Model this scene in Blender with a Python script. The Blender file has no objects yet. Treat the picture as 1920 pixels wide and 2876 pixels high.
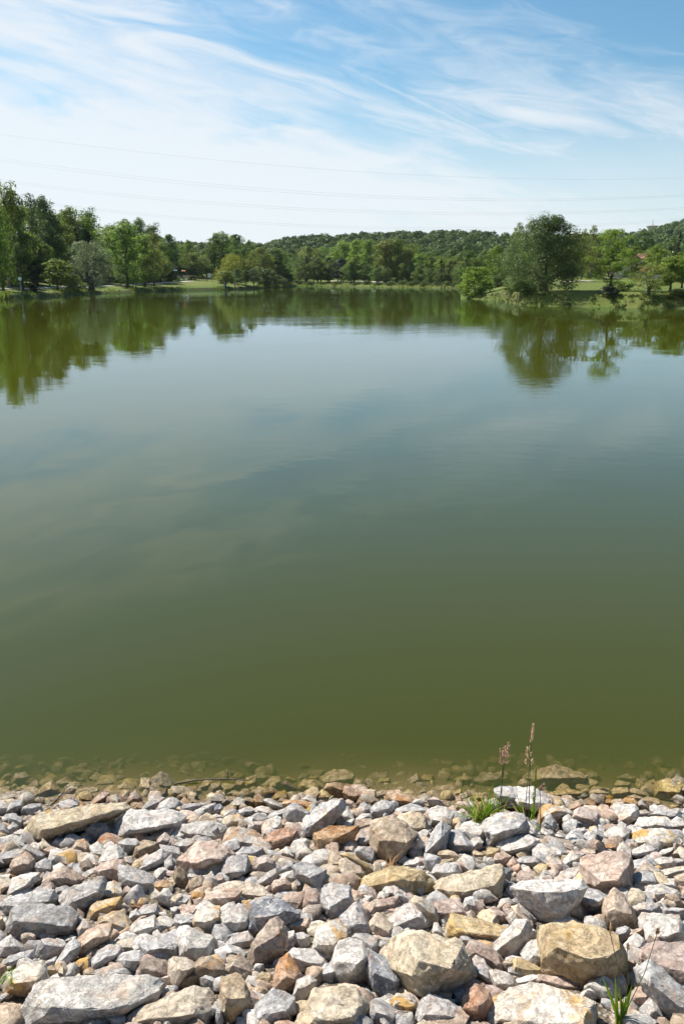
import bpy, bmesh, math, random
import numpy as np
from mathutils import Vector, Matrix, noise
R_ = math.radians
scene = bpy.context.scene
col = scene.collection
rng = random.Random(7)
nrs = np.random.RandomState(11)

# ------------------------------------------------------------------ camera, sky, sun, exposure
PITCH = R_(16.3)
CAMZ = 3.0
FPX = 2257.0                     # focal length in pixels of the 1920 x 2876 photograph
cd = bpy.data.cameras.new('camera')
cam = bpy.data.objects.new('camera', cd)
col.objects.link(cam)
cam.location = (0, 0, CAMZ)
cam.rotation_euler = (R_(90) - PITCH, 0, 0)
cd.sensor_fit = 'VERTICAL'
cd.sensor_height = 36.0
cd.lens = FPX / 2876.0 * 36.0
cd.clip_start = 0.1
cd.clip_end = 9000
scene.camera = cam

SUN_AZ, SUN_EL = R_(-47), R_(48)          # azimuth measured from +Y towards +X
sun_dir = Vector((math.sin(SUN_AZ) * math.cos(SUN_EL), math.cos(SUN_AZ) * math.cos(SUN_EL), math.sin(SUN_EL)))
sd = bpy.data.lights.new('sun', 'SUN')
sd.energy = 5.0
sd.angle = R_(0.53)
sd.color = (1.0, 0.945, 0.85)
sun = bpy.data.objects.new('sun', sd)
col.objects.link(sun)
sun.rotation_euler = sun_dir.to_track_quat('Z', 'Y').to_euler()
sun.location = (-40, 40, 80)

scene.view_settings.view_transform = 'Standard'
scene.view_settings.look = 'None'
scene.view_settings.exposure = 0.75
scene.view_settings.gamma = 1
scene.view_settings.use_curve_mapping = False
scene.cycles.use_denoising = True
scene.cycles.max_bounces = 8
scene.cycles.transparent_max_bounces = 12
scene.cycles.volume_bounces = 0
scene.cycles.sample_clamp_indirect = 6

CP, SP = math.cos(PITCH), math.sin(PITCH)
def ray(px, py):
    """world direction through a pixel of the photograph (not normalised: depth along the axis is 1)"""
    a, b = (px - 960) / FPX, (1438 - py) / FPX
    return Vector((a, CP + b * SP, -SP + b * CP))

class NT:
    """small helper round a node tree"""
    def __init__(self, nt):
        self.nt = nt
    def n(self, typ, inputs=None, **kw):
        nd = self.nt.nodes.new(typ)
        for k, v in kw.items():
            setattr(nd, k, v)
        for k, v in (inputs or {}).items():
            if isinstance(v, bpy.types.NodeSocket):
                self.nt.links.new(v, nd.inputs[k])
            else:
                nd.inputs[k].default_value = v
        return nd
    def math(self, op, a, b=0.0, c=0.0, clamp=False):
        nd = self.n('ShaderNodeMath', {0: a, 1: b, 2: c}, operation=op, use_clamp=clamp)
        return nd.outputs[0]
    def mix(self, f, a, b, blend='MIX'):
        nd = self.n('ShaderNodeMix', data_type='RGBA', blend_type=blend)
        for k, v in ((0, f), (6, a), (7, b)):
            if isinstance(v, bpy.types.NodeSocket):
                self.nt.links.new(v, nd.inputs[k])
            else:
                nd.inputs[k].default_value = (v + (1,)) if isinstance(v, tuple) and len(v) == 3 else v
        return nd.outputs[2]
    def smooth(self, v, lo, hi):
        nd = self.n('ShaderNodeMapRange', {0: v, 1: lo, 2: hi, 3: 0.0, 4: 1.0}, interpolation_type='SMOOTHSTEP')
        return nd.outputs[0]
    def noise(self, vec, scale, detail=4, rough=0.55, dist=0.0):
        nd = self.n('ShaderNodeTexNoise', {'Scale': scale, 'Detail': detail, 'Roughness': rough, 'Distortion': dist})
        if vec is not None:
            self.nt.links.new(vec, nd.inputs['Vector'])
        return nd.outputs[0]
    def link(self, a, b):
        self.nt.links.new(a, b)

world = bpy.data.worlds.new('World')
scene.world = world
world.use_nodes = True
W = NT(world.node_tree)
world.node_tree.nodes.clear()
sky = W.n('ShaderNodeTexSky', sky_type='NISHITA')
sky.sun_disc = False
sky.sun_elevation = SUN_EL
sky.sun_rotation = SUN_AZ
sky.altitude = 150
sky.air_density = 1.0
sky.dust_density = 0.7
sky.ozone_density = 2.0
tc = W.n('ShaderNodeTexCoord')
sep = W.n('ShaderNodeSeparateXYZ', {0: tc.outputs['Generated']})
dx, dy, dz = sep.outputs
# cirrus: noise stretched along the horizon, a veil that thickens low down and to the left
comb = W.n('ShaderNodeCombineXYZ', {0: W.math('ADD', W.math('MULTIPLY', dx, 1.0), W.math('MULTIPLY', dz, 0.35)),
                                    1: W.math('MULTIPLY', dy, 0.8), 2: W.math('ADD', W.math('MULTIPLY', dz, 4.6), W.math('MULTIPLY', dx, 0.9))})
warp = W.n('ShaderNodeTexNoise', {'Vector': comb.outputs[0], 'Scale': 3.0, 'Detail': 3.0})
wv = W.n('ShaderNodeVectorMath', {0: comb.outputs[0], 1: warp.outputs[1]}, operation='ADD')
n1 = W.noise(wv.outputs[0], 3.2, 9, 0.58, 0.3)
n2 = W.noise(comb.outputs[0], 1.5, 4, 0.5, 0.2)
n3 = W.noise(wv.outputs[0], 11.0, 6, 0.6, 0.6)
bias = W.math('ADD', W.math('MULTIPLY', dx, -0.42), W.math('ADD', W.math('MULTIPLY', dz, -1.15), 0.075))
body = W.math('ADD', W.math('ADD', W.math('MULTIPLY', n1, 0.75), W.math('MULTIPLY', n2, 0.45)), bias)
body = W.math('ADD', body, W.math('MULTIPLY', W.math('SUBTRACT', n3, 0.5), 0.13))
cirrus = W.smooth(body, 0.29, 0.66)
veil = W.math('MULTIPLY', W.smooth(dz, 0.23, 0.03), W.smooth(W.math('ADD', W.math('MULTIPLY', n2, 0.9), W.math('MULTIPLY', dx, -0.5)), 0.0, 0.5))
cover = W.math('MAXIMUM', W.math('MULTIPLY', cirrus, 0.90), W.math('MULTIPLY', veil, 0.85))
def streak(p, q, w0, amount, nz, lo, hi):
    """an aircraft trail high in the sky: close to the great circle through two directions"""
    a, b = ray(*p).normalized(), ray(*q).normalized()
    nrm = a.cross(b).normalized()
    along = (b - a).normalized()
    dn = W.n('ShaderNodeVectorMath', {0: tc.outputs['Generated'], 1: tuple(nrm)}, operation='DOT_PRODUCT').outputs['Value']
    da = W.n('ShaderNodeVectorMath', {0: tc.outputs['Generated'], 1: tuple(along)}, operation='DOT_PRODUCT').outputs['Value']
    t0, t1 = a.dot(along), b.dot(along)
    m = W.math('MULTIPLY', W.smooth(da, t0 - lo, t0 + 0.11), W.smooth(da, t1 + hi, t1 - 0.05))
    off = W.math('ADD', dn, W.math('MULTIPLY', W.math('SUBTRACT', nz, 0.5), w0 * 2.2))
    line = W.smooth(W.math('ABSOLUTE', off), w0, w0 * 0.1)
    return W.math('MULTIPLY', W.math('MULTIPLY', line, m), amount)
for s in (streak((912, 159), (1463, 425), 0.0034, 0.30, n3, 0.02, 0.02),
          streak((1090, 343), (1268, 437), 0.0040, 0.28, n3, 0.02, 0.02),
          streak((1250, 366), (1520, 336), 0.0065, 0.40, n1, 0.03, 0.02),
          streak((1440, 305), (1690, 258), 0.0085, 0.38, n1, 0.03, 0.05)):
    cover = W.math('MAXIMUM', cover, W.math('ADD', s, W.math('MULTIPLY', cover, 0.6)))
cover = W.math('MINIMUM', cover, 0.95)
skyc = W.mix(1.0, sky.outputs[0], (0.74, 1.06, 1.10), 'MULTIPLY')
fin = W.mix(cover, skyc, (7.9, 8.3, 8.7))
bg = W.n('ShaderNodeBackground', {'Color': fin, 'Strength': 0.066})
wo = W.n('ShaderNodeOutputWorld', {'Surface': bg.outputs[0]})

# ------------------------------------------------------------------ helpers
def tag(o, label=None, cat=None, group=None, kind=None):
    if label: o['label'] = label
    if cat: o['category'] = cat
    if group: o['group'] = group
    if kind: o['kind'] = kind
    return o

def mesh_obj(name, verts, faces, mats, parent=None, smooth=False, mat_idx=None, sharp=None):
    me = bpy.data.meshes.new(name)
    if isinstance(verts, np.ndarray): verts = verts.tolist()
    if isinstance(faces, np.ndarray): faces = faces.tolist()
    me.from_pydata(verts, [], faces)
    for m in (mats if isinstance(mats, (list, tuple)) else [mats]):
        me.materials.append(m)
    if smooth or sharp is not None:
        me.polygons.foreach_set('use_smooth', [True] * len(me.polygons))
    if mat_idx is not None:
        me.polygons.foreach_set('material_index', list(mat_idx))
    if sharp is not None:
        me.set_sharp_from_angle(angle=sharp)
    me.update()
    o = bpy.data.objects.new(name, me)
    col.objects.link(o)
    if parent is not None:
        o.parent = parent
    return o

def empty(name, loc, rz=0.0):
    o = bpy.data.objects.new(name, None)
    o.empty_display_size = 0.3
    col.objects.link(o)
    o.location = loc
    o.rotation_euler = (0, 0, rz)
    return o

class MB:
    """collects simple solids, then links them as one mesh"""
    def __init__(self): self.v, self.f = [], []
    def add(self, vs, fs):
        k = len(self.v); self.v += [tuple(p) for p in vs]; self.f += [tuple(i + k for i in q) for q in fs]; return self
    def box(self, c, s, rz=0.0, taper=1.0, tilt=None):
        x, y, z = s[0] / 2, s[1] / 2, s[2] / 2
        vs = [Vector((sx * x * (taper if sz > 0 else 1), sy * y * (taper if sz > 0 else 1), sz * z)) for sz in (-1, 1) for sx, sy in ((-1, -1), (1, -1), (1, 1), (-1, 1))]
        m = Matrix.Rotation(rz, 3, 'Z')
        if tilt: m = m @ Matrix.Rotation(tilt[1], 3, tilt[0])
        vs = [m @ p + Vector(c) for p in vs]
        return self.add(vs, [(3, 2, 1, 0), (4, 5, 6, 7), (0, 1, 5, 4), (1, 2, 6, 5), (2, 3, 7, 6), (3, 0, 4, 7)])
    def tube(self, pts, rad, n=7, cap=True):
        pts = [Vector(p) for p in pts]
        if not isinstance(rad, (list, tuple)): rad = [rad] * len(pts)
        vs, fs = [], []
        prev = None
        for i, p in enumerate(pts):
            d = (pts[min(i + 1, len(pts) - 1)] - pts[max(i - 1, 0)]).normalized()
            ref = Vector((0, 0, 1)) if abs(d.z) < 0.9 else Vector((1, 0, 0))
            if prev is None: a = d.cross(ref).normalized()
            else:
                a = (prev - d * prev.dot(d)); a = a.normalized() if a.length > 1e-6 else d.cross(ref).normalized()
            prev = a
            b = d.cross(a)
            for k in range(n):
                t = 2 * math.pi * k / n
                vs.append(p + (a * math.cos(t) + b * math.sin(t)) * rad[i])
        for i in range(len(pts) - 1):
            for k in range(n):
                fs.append((i * n + k, i * n + (k + 1) % n, (i + 1) * n + (k + 1) % n, (i + 1) * n + k))
        if cap:
            fs.append(tuple(range(n - 1, -1, -1)))
            fs.append(tuple((len(pts) - 1) * n + k for k in range(n)))
        return self.add(vs, fs)
    def lathe(self, prof, c=(0, 0, 0), n=24):
        vs = [(c[0] + r * math.cos(2 * math.pi * k / n), c[1] + r * math.sin(2 * math.pi * k / n), c[2] + z) for r, z in prof for k in range(n)]
        fs = [(i * n + k, i * n + (k + 1) % n, (i + 1) * n + (k + 1) % n, (i + 1) * n + k) for i in range(len(prof) - 1) for k in range(n)]
        fs.append(tuple(range(n - 1, -1, -1)))
        fs.append(tuple((len(prof) - 1) * n + k for k in range(n)))
        return self.add(vs, fs)
    def build(self, name, m, parent=None, smooth=False, sharp=None):
        return mesh_obj(name, self.v, self.f, m, parent, smooth, sharp=sharp)

def new_mat(name):
    m = bpy.data.materials.new(name)
    m.use_nodes = True
    m.node_tree.nodes.clear()
    t = NT(m.node_tree)
    out = t.n('ShaderNodeOutputMaterial')
    return m, t, out

def plain(name, c, rough=0.7, var=0.12, scale=6.0, bump=0.0, metal=0.0):
    m, t, out = new_mat(name)
    tcn = t.n('ShaderNodeTexCoord')
    nz = t.noise(tcn.outputs['Object'], scale, 6, 0.6)
    lo, hi = tuple(x * (1 - var) for x in c), tuple(min(1, x * (1 + var)) for x in c)
    cc = t.mix(t.smooth(nz, 0.3, 0.7), lo, hi)
    b = t.n('ShaderNodeBsdfPrincipled', {'Base Color': cc, 'Roughness': rough, 'Metallic': metal})
    if bump:
        bp = t.n('ShaderNodeBump', {'Height': nz, 'Strength': 1.0, 'Distance': bump})
        t.link(bp.outputs[0], b.inputs['Normal'])
    t.link(b.outputs[0], out.inputs[0])
    return m

def leaf_mat(name, c, var=0.35, trans=0.38, yellow=None):
    m, t, out = new_mat(name)
    oi = t.n('ShaderNodeObjectInfo')
    ge = t.n('ShaderNodeNewGeometry')
    tcn = t.n('ShaderNodeTexCoord')
    clump = t.noise(tcn.outputs['Object'], 0.55, 3)
    k = t.math('ADD', t.math('MULTIPLY', ge.outputs['Random Per Island'], 0.55), t.math('MULTIPLY', clump, 0.75))
    lo = tuple(x * (1 - var) for x in c)
    hi = tuple(x * (1 + var) for x in c)
    if yellow: hi = yellow
    cc = t.mix(t.smooth(k, 0.25, 0.95), lo, hi)
    hs = t.n('ShaderNodeHueSaturation', {'Color': cc, 'Hue': t.math('ADD', 0.477, t.math('MULTIPLY', oi.outputs['Random'], 0.024)),
                                         'Value': t.math('ADD', 0.8, t.math('MULTIPLY', oi.outputs['Random'], 0.4)), 'Saturation': 0.95})
    d = t.n('ShaderNodeBsdfPrincipled', {'Base Color': hs.outputs[0], 'Roughness': 0.55})
    d.inputs['Specular IOR Level'].default_value = 0.05 if name.startswith('wood') else 0.22
    hs2 = t.n('ShaderNodeHueSaturation', {'Color': hs.outputs[0], 'Hue': 0.497, 'Saturation': 1.1, 'Value': 1.7})
    tr = t.n('ShaderNodeBsdfTranslucent', {'Color': hs2.outputs[0]})
    mx = t.n('ShaderNodeMixShader', {0: trans, 1: d.outputs[0], 2: tr.outputs[0]})
    t.link(mx.outputs[0], out.inputs[0])
    return m

# ------------------------------------------------------------------ terrain
SHORE_Y = 4.10                   # near waterline
SLOPE = 0.30
HOR = 1438 - FPX * math.tan(PITCH)
SHORE_PX = [(-700, 868), (-300, 848), (0, 840), (114, 833), (204, 827), (286, 822), (367, 820), (429, 817), (490, 815), (571, 813.5), (640, 812), (728, 809),
            (788, 806.5), (830, 803), (921, 803.5), (1013, 805), (1151, 806.5), (1293, 809), (1296, 836), (1330, 838), (1365, 840), (1420, 846),
            (1470, 855), (1567, 858), (1723, 861), (1807, 863), (1920, 864), (2200, 870), (2600, 880)]
def azim(px): return math.atan2(px - 960, FPX / CP)
def hdist(py): return CAMZ / ((py - HOR) / (FPX / CP))
AZ = np.array([R_(-80)] + [azim(p) for p, _ in SHORE_PX] + [R_(80)])
RR = np.array([24.0] + [hdist(y) * math.hypot(1, (p - 960) / (FPX / CP)) for p, y in SHORE_PX] + [24.0])
def shoreR(az): return float(np.interp(az, AZ, RR))
PXA = lambda az: 960 + math.tan(max(-1.45, min(1.45, az))) * FPX / CP
RIDGE = [(-900, 640, 620), (300, 690, 600), (600, 692, 600), (720, 690, 610), (784, 682, 620), (850, 671, 620), (950, 667, 620), (1100, 663, 620), (1200, 660, 620),
         (1300, 659, 620), (1440, 668, 640), (1600, 672, 760), (1700, 668, 860), (1770, 668, 900), (1810, 661, 900), (1850, 650, 900), (1920, 634, 900), (2100, 600, 900), (2600, 600, 900)]
def ridge(px):
    y = np.interp(px, [r[0] for r in RIDGE], [r[1] for r in RIDGE]); d = np.interp(px, [r[0] for r in RIDGE], [r[2] for r in RIDGE])
    return CAMZ + (HOR - y) / (FPX / CP) * d - 10.0, d
def sstep(a, b, x):
    t = min(1.0, max(0.0, (x - a) / (b - a))); return t * t * (3 - 2 * t)
def far_z(x, y):
    az, r = math.atan2(x, y), math.hypot(x, y)
    R0 = shoreR(az); s = r - R0
    px = PXA(az)
    right = sstep(1293, 1300, px)
    hb = 0.55 + 0.85 * sstep(1330, 1480, px) + 0.16 * noise.noise(Vector((x * 0.12, y * 0.12, 3)))
    k = 0.036 * (1 - right) + 0.02 * right
    if s < 0: return max(-1.7, s * 0.5)
    z = hb * sstep(-0.3, 1.4 + 2.2 * right + 0.5 * noise.noise(Vector((x * .3, y * .3, 0))), s) + k * min(s, 70 + 0.0 * s)
    zr, dr = ridge(px)
    if s > 70:                                        # the hill climbs steadily as seen from the water
        z = max(z, CAMZ - 10 + min(r, dr) * (zr + 10 - CAMZ) / dr * sstep(R0 + 40, dr, r))
    z += 0.10 * noise.noise(Vector((x * 0.06, y * 0.06, 9))) * min(1, s / 4)
    return z
def bank(y): return (SHORE_Y - y) * (SLOPE if y < SHORE_Y else 0.36)
def near_z(x, y):
    z = bank(y + 0.10 * noise.noise(Vector((x * 0.8, 0.3, 2))))
    z += 0.035 * noise.noise(Vector((x * 1.1, y * 1.1, 0))) + 0.02 * noise.noise(Vector((x * 3, y * 3, 5)))
    if y < -0.2: z = (SHORE_Y + 0.2) * SLOPE + 0.03 * noise.noise(Vector((x * .4, y * .4, 0)))
    return max(z, -1.6)
def column(px, D):
    """ground point in the photograph's column px, D metres from the camera"""
    d = ray(px, HOR); v = Vector((d.x, d.y)).normalized() * D
    return Vector((v.x, v.y, far_z(v.x, v.y)))
def top_z(px, py, D):
    d = ray(px, py); return CAMZ + D * d.z / math.hypot(d.x, d.y)
def on_ground(px, py):
    d = ray(px, py); h = math.hypot(d.x, d.y)
    D0 = shoreR(math.atan2(d.x, d.y))
    D = D0
    while D < D0 + 300:
        x, y = d.x / h * D, d.y / h * D
        if CAMZ + D * d.z / h <= far_z(x, y): break
        D += 0.25
    return Vector((x, y, far_z(x, y)))

def grass_mat():
    m, t, out = new_mat('meadow')
    ge = t.n('ShaderNodeNewGeometry')
    P = ge.outputs['Position']
    a = t.noise(P, 0.09, 5, 0.6); b = t.noise(P, 0.9, 5, 0.65); c = t.noise(P, 7.0, 4, 0.7)
    g = t.mix(t.smooth(a, 0.35, 0.65), (0.100, 0.160, 0.028), (0.170, 0.190, 0.050))
    g = t.mix(t.smooth(b, 0.52, 0.75), g, (0.26, 0.205, 0.105))
    g = t.mix(t.math('MULTIPLY', t.smooth(c, 0.35, 0.7), 0.5), g, (0.07, 0.10, 0.02))
    # bare earth on the steep little bank at the water's edge
    nz = t.n('ShaderNodeSeparateXYZ', {0: ge.outputs['True Normal']}).outputs[2]
    steep = t.smooth(nz, 0.93, 0.72)
    g = t.mix(t.math('MULTIPLY', steep, t.smooth(b, 0.35, 0.62)), g, t.mix(a, (0.10, 0.07, 0.04), (0.06, 0.07, 0.025)))
    bs = t.n('ShaderNodeBsdfPrincipled', {'Base Color': g, 'Roughness': 0.9})
    bs.inputs['Specular IOR Level'].default_value = 0.1
    bp = t.n('ShaderNodeBump', {'Height': t.math('ADD', c, b), 'Strength': 0.8, 'Distance': 0.25})
    t.link(bp.outputs[0], bs.inputs['Normal'])
    t.link(bs.outputs[0], out.inputs[0])
    return m
M_grass = grass_mat()

azs = sorted(set([R_(a) for a in range(-80, -27, 2)] + [R_(-27 + 0.25 * i) for i in range(217)] + [R_(a) for a in range(28, 81, 2)] + [azim(1293), azim(1294.5), azim(1296)]))
offs = [-9, -3, -0.8, 0, 0.35, 0.7, 1.1, 1.6, 2.4, 3.5, 5, 7, 10, 13, 16, 19, 22, 26, 31, 37, 45, 55, 70, 90, 115, 145, 180, 220, 270, 330, 400, 480, 580, 700, 850, 1100, 1600, 2600]
vs, fs = [], []
for a in azs:
    R0 = shoreR(a)
    for o in offs:
        r = max(1.0, R0 + o); x, y = math.sin(a) * r, math.cos(a) * r
        vs.append((x, y, far_z(x, y)))
no = len(offs)
for i in range(len(azs) - 1):
    for j in range(no - 1):
        fs.append((i * no + j, (i + 1) * no + j, (i + 1) * no + j + 1, i * no + j + 1))
tag(mesh_obj('ground', vs, fs, M_grass, smooth=True), 'grassy far shore rising to wooded hills round the lake', kind='structure')

# near bank: earth and grit under the rocks
def earth_mat():
    m, t, out = new_mat('grit')
    ge = t.n('ShaderNodeNewGeometry'); P = ge.outputs['Position']
    a = t.noise(P, 5, 6, 0.65); b = t.noise(P, 60, 5, 0.7)
    v = t.n('ShaderNodeTexVoronoi', {'Vector': P, 'Scale': 55.0})
    c = t.mix(t.smooth(a, 0.35, 0.65), (0.17, 0.125, 0.08), (0.27, 0.225, 0.17))
    c = t.mix(t.smooth(t.n('ShaderNodeSeparateXYZ', {0: v.outputs['Color']}).outputs[0], 0.2, 0.9), c, (0.40, 0.36, 0.31))
    c = t.mix(t.smooth(v.outputs['Distance'], 0.3, 0.6), c, (0.13, 0.10, 0.07))
    zz = t.n('ShaderNodeSeparateXYZ', {0: P}).outputs[2]      # silt and algae below the waterline
    c = t.mix(t.smooth(zz, 0.04, -0.02), c, t.mix(a, (0.16, 0.11, 0.04), (0.25, 0.18, 0.08)))
    bs = t.n('ShaderNodeBsdfPrincipled', {'Base Color': c, 'Roughness': 0.95})
    bp = t.n('ShaderNodeBump', {'Height': t.math('SUBTRACT', b, v.outputs['Distance']), 'Strength': 0.9, 'Distance': 0.02})
    t.link(bp.outputs[0], bs.inputs['Normal']); t.link(bs.outputs[0], out.inputs[0])
    return m
M_earth = earth_mat()
xs = [-400, -150, -60, -25, -12] + [-8 + 0.2 * i for i in range(81)] + [12, 25, 60, 150, 400]
ys = [-600, -200, -60, -20, -8, -3] + [-1 + 0.2 * i for i in range(46)] + [9.5, 14]
vs = [(x, y, near_z(x, y)) for x in xs for y in ys]; n_ = len(ys)
fs = [(i * n_ + j, (i + 1) * n_ + j, (i + 1) * n_ + j + 1, i * n_ + j + 1) for i in range(len(xs) - 1) for j in range(n_ - 1)]
tag(mesh_obj('shore_bank', vs, fs, M_earth, smooth=True), 'gritty earth bank under the piled rocks in front', kind='structure')

# ------------------------------------------------------------------ lake: a clear skin over turbid olive water
def water_mat():
    m, t, out = new_mat('lake_water')
    ge = t.n('ShaderNodeNewGeometry'); P = ge.outputs['Position']
    mp = t.n('ShaderNodeMapping', {'Vector': P, 'Scale': (0.7, 1.0, 1.0)})
    w1 = t.noise(mp.outputs[0], 0.35, 3, 0.5, 0.4)
    w2 = t.noise(mp.outputs[0], 2.6, 4, 0.55, 0.3)
    w3 = t.noise(mp.outputs[0], 0.06, 3, 0.5)
    h = t.math('ADD', t.math('MULTIPLY', w1, 0.030), t.math('MULTIPLY', t.math('MULTIPLY', w2, t.smooth(w3, 0.38, 0.60)), 0.018))
    bp = t.n('ShaderNodeBump', {'Height': h, 'Strength': 1.0, 'Distance': 0.22})
    fr = t.n('ShaderNodeFresnel', {'IOR': 1.33, 'Normal': bp.outputs[0]})
    gl = t.n('ShaderNodeBsdfGlossy', {'Color': (0.72, 0.86, 1.0, 1), 'Roughness': 0.014, 'Normal': bp.outputs[0]})
    tr = t.n('ShaderNodeBsdfTransparent', {'Color': (1, 1, 1, 1)})
    mx = t.n('ShaderNodeMixShader', {0: fr.outputs[0], 1: tr.outputs[0], 2: gl.outputs[0]})
    t.link(mx.outputs[0], out.inputs['Surface'])
    sc = t.n('ShaderNodeVolumeScatter', {'Color': (0.65, 0.79, 0.045, 1), 'Density': 1.0, 'Anisotropy': 0.0})
    ab = t.n('ShaderNodeVolumeAbsorption', {'Color': (0.43, 0.41, 0.10, 1), 'Density': 3.7})
    ad = t.n('ShaderNodeAddShader', {0: sc.outputs[0], 1: ab.outputs[0]})
    t.link(ad.outputs[0], out.inputs['Volume'])
    return m
wb = MB()
wb.box((0, 203.5, -1.0), (760, 400, 2.0))
o = wb.build('water', water_mat())
tag(o, 'calm olive green lake reflecting trees and sky', kind='structure')
# ------------------------------------------------------------------ trees: tapered trunk and limbs, crown of leaf sprays
M_bark = plain('bark', (0.085, 0.068, 0.050), 0.9, 0.4, 3.0, 0.05)
M_bark_pale = plain('pale_bark', (0.17, 0.15, 0.12), 0.9, 0.35, 3.0, 0.05)
LM = dict(
    mid=leaf_mat('leaf_mid', (0.102, 0.165, 0.027), 0.35, 0.46),
    deep=leaf_mat('leaf_deep', (0.068, 0.120, 0.026), 0.35, 0.40),
    fresh=leaf_mat('leaf_fresh', (0.125, 0.200, 0.028), 0.3, 0.45),
    yellow=leaf_mat('leaf_yellow', (0.185, 0.225, 0.034), 0.3, 0.42),
    silver=leaf_mat('leaf_silver', (0.140, 0.185, 0.085), 0.35, 0.3),
    grey=leaf_mat('leaf_grey', (0.075, 0.125, 0.036), 0.4, 0.32),
    olive=leaf_mat('leaf_olive', (0.130, 0.165, 0.034), 0.35, 0.38),
    hill_a=leaf_mat('wood_deep', (0.054, 0.094, 0.028), 0.08, 0.2),
    hill_b=leaf_mat('wood_mid', (0.062, 0.104, 0.028), 0.10, 0.22),
    hill_c=leaf_mat('wood_olive', (0.074, 0.114, 0.030), 0.08, 0.22),
    dark=leaf_mat('leaf_dark', (0.014, 0.028, 0.014), 0.35, 0.12),
)

def crown_mesh(name, seed, prof, z0, z1, rmax, nclump, rclump, nleaf, lsize, aspect=0.55, flat=0.75, droop=0.0, inner=0.35, skew=0.16):
    """leaf sprays in clumps; prof(t) is the crown's relative radius at relative height t. The tree is 10 m high."""
    r = np.random.RandomState(seed)
    C, RC = [], []
    phase = r.uniform(0, 6.28, 3)
    for i in range(nclump):
        t = (i + r.rand()) / nclump
        t = t ** 0.9
        a = r.uniform(0, 2 * math.pi)
        lob = 1 + skew * math.sin(2 * a + phase[0] + 5 * t) + skew * math.sin(3 * a + phase[1] - 7 * t)
        rho = math.sqrt(r.uniform(inner ** 2, 1.0)) if r.rand() < 0.8 else r.uniform(0, 0.6)
        R = prof(t) * rmax * lob
        C.append((R * rho * math.cos(a), R * rho * math.sin(a), z0 + (z1 - z0) * t - rclump * 0.4 + r.uniform(-.3, .3)))
        RC.append(rclump * r.uniform(0.6, 1.25) * (0.55 + 0.45 * min(1.0, prof(t) * 1.3)))
    C = np.array(C); RC = np.array(RC); C[:, :2] -= C[:, :2].mean(0)
    n = nclump * nleaf
    ci = np.repeat(np.arange(nclump), nleaf)
    d = r.normal(size=(n, 3)); d /= np.linalg.norm(d, axis=1)[:, None]
    rad = r.uniform(0.25, 1.0, n) ** 0.5
    P = C[ci] + d * (rad * RC[ci])[:, None] * np.array([1.1, 1.1, flat])
    P[:, 2] = np.maximum(P[:, 2], 0.12)
    nrm = d * 0.9 + np.array([0, 0, 0.5]) + r.normal(size=(n, 3)) * 0.42
    nrm /= np.linalg.norm(nrm, axis=1)[:, None]
    tng = np.cross(nrm, r.normal(size=(n, 3))); tng[:, 2] -= droop; tng /= np.linalg.norm(tng, axis=1)[:, None]
    bit = np.cross(nrm, tng)
    L = (lsize * r.uniform(0.6, 1.35, n))[:, None]; w = L * aspect
    tip = P + tng * L * 0.5 - nrm * L * 0.12
    bas = P - tng * L * 0.5 - nrm * L * 0.08
    V = np.stack([bas, P + bit * w * 0.5, tip, P - bit * w * 0.5], 1).reshape(-1, 3)
    F = np.arange(n * 4).reshape(n, 4)
    me = bpy.data.meshes.new(name)
    me.vertices.add(len(V)); me.vertices.foreach_set('co', V.ravel())
    me.loops.add(n * 4); me.loops.foreach_set('vertex_index', F.ravel())
    me.polygons.add(n); me.polygons.foreach_set('loop_start', np.arange(n) * 4)
    me.update(calc_edges=True)
    return me, C

def trunk_mesh(name, seed, C, z1, r0, nlimb=16, stems=1, low=0.15, lean=0.25):
    r = random.Random(seed)
    mb = MB()
    for s in range(stems):
        a = s * 6.28 / max(1, stems) + r.uniform(-.4, .4)
        sp = 0.0 if stems == 1 else r.uniform(0.6, 1.5)
        pts = []
        for i in range(7):
            t = i / 6
            pts.append((sp * t * math.cos(a) + lean * r.uniform(-1, 1) * t, sp * t * math.sin(a) + lean * r.uniform(-1, 1) * t, -0.3 + t * (z1 + 0.3)))
        mb.tube(pts, [r0 * (1.35 if i == 0 else 1.0) * (1 - 0.86 * i / 6) for i in range(7)], 7)
        if s == 0: main = pts
    idx = list(range(len(C))); r.shuffle(idx)
    for i in idx[:nlimb]:
        c = C[i]
        zb = max(z1 * low, min(z1 * 0.9, c[2] - 0.55 * math.hypot(c[0], c[1])))
        t = min(5.99, max(0, (zb + 0.3) / (z1 + 0.3) * 6)); k = int(t); f = t - k
        p = Vector(main[k]).lerp(Vector(main[k + 1]), f)
        q = Vector(c); m = p.lerp(q, 0.5) + Vector((0, 0, -0.12 * (q - p).length))
        rr = r0 * (1 - 0.8 * t / 6) * 0.5
        mb.tube([p, m, q], [rr, rr * 0.6, rr * 0.2], 5, cap=False)
    me = bpy.data.meshes.new(name); me.from_pydata(mb.v, [], mb.f); me.update()
    me.polygons.foreach_set('use_smooth', [True] * len(me.polygons))
    return me

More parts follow.
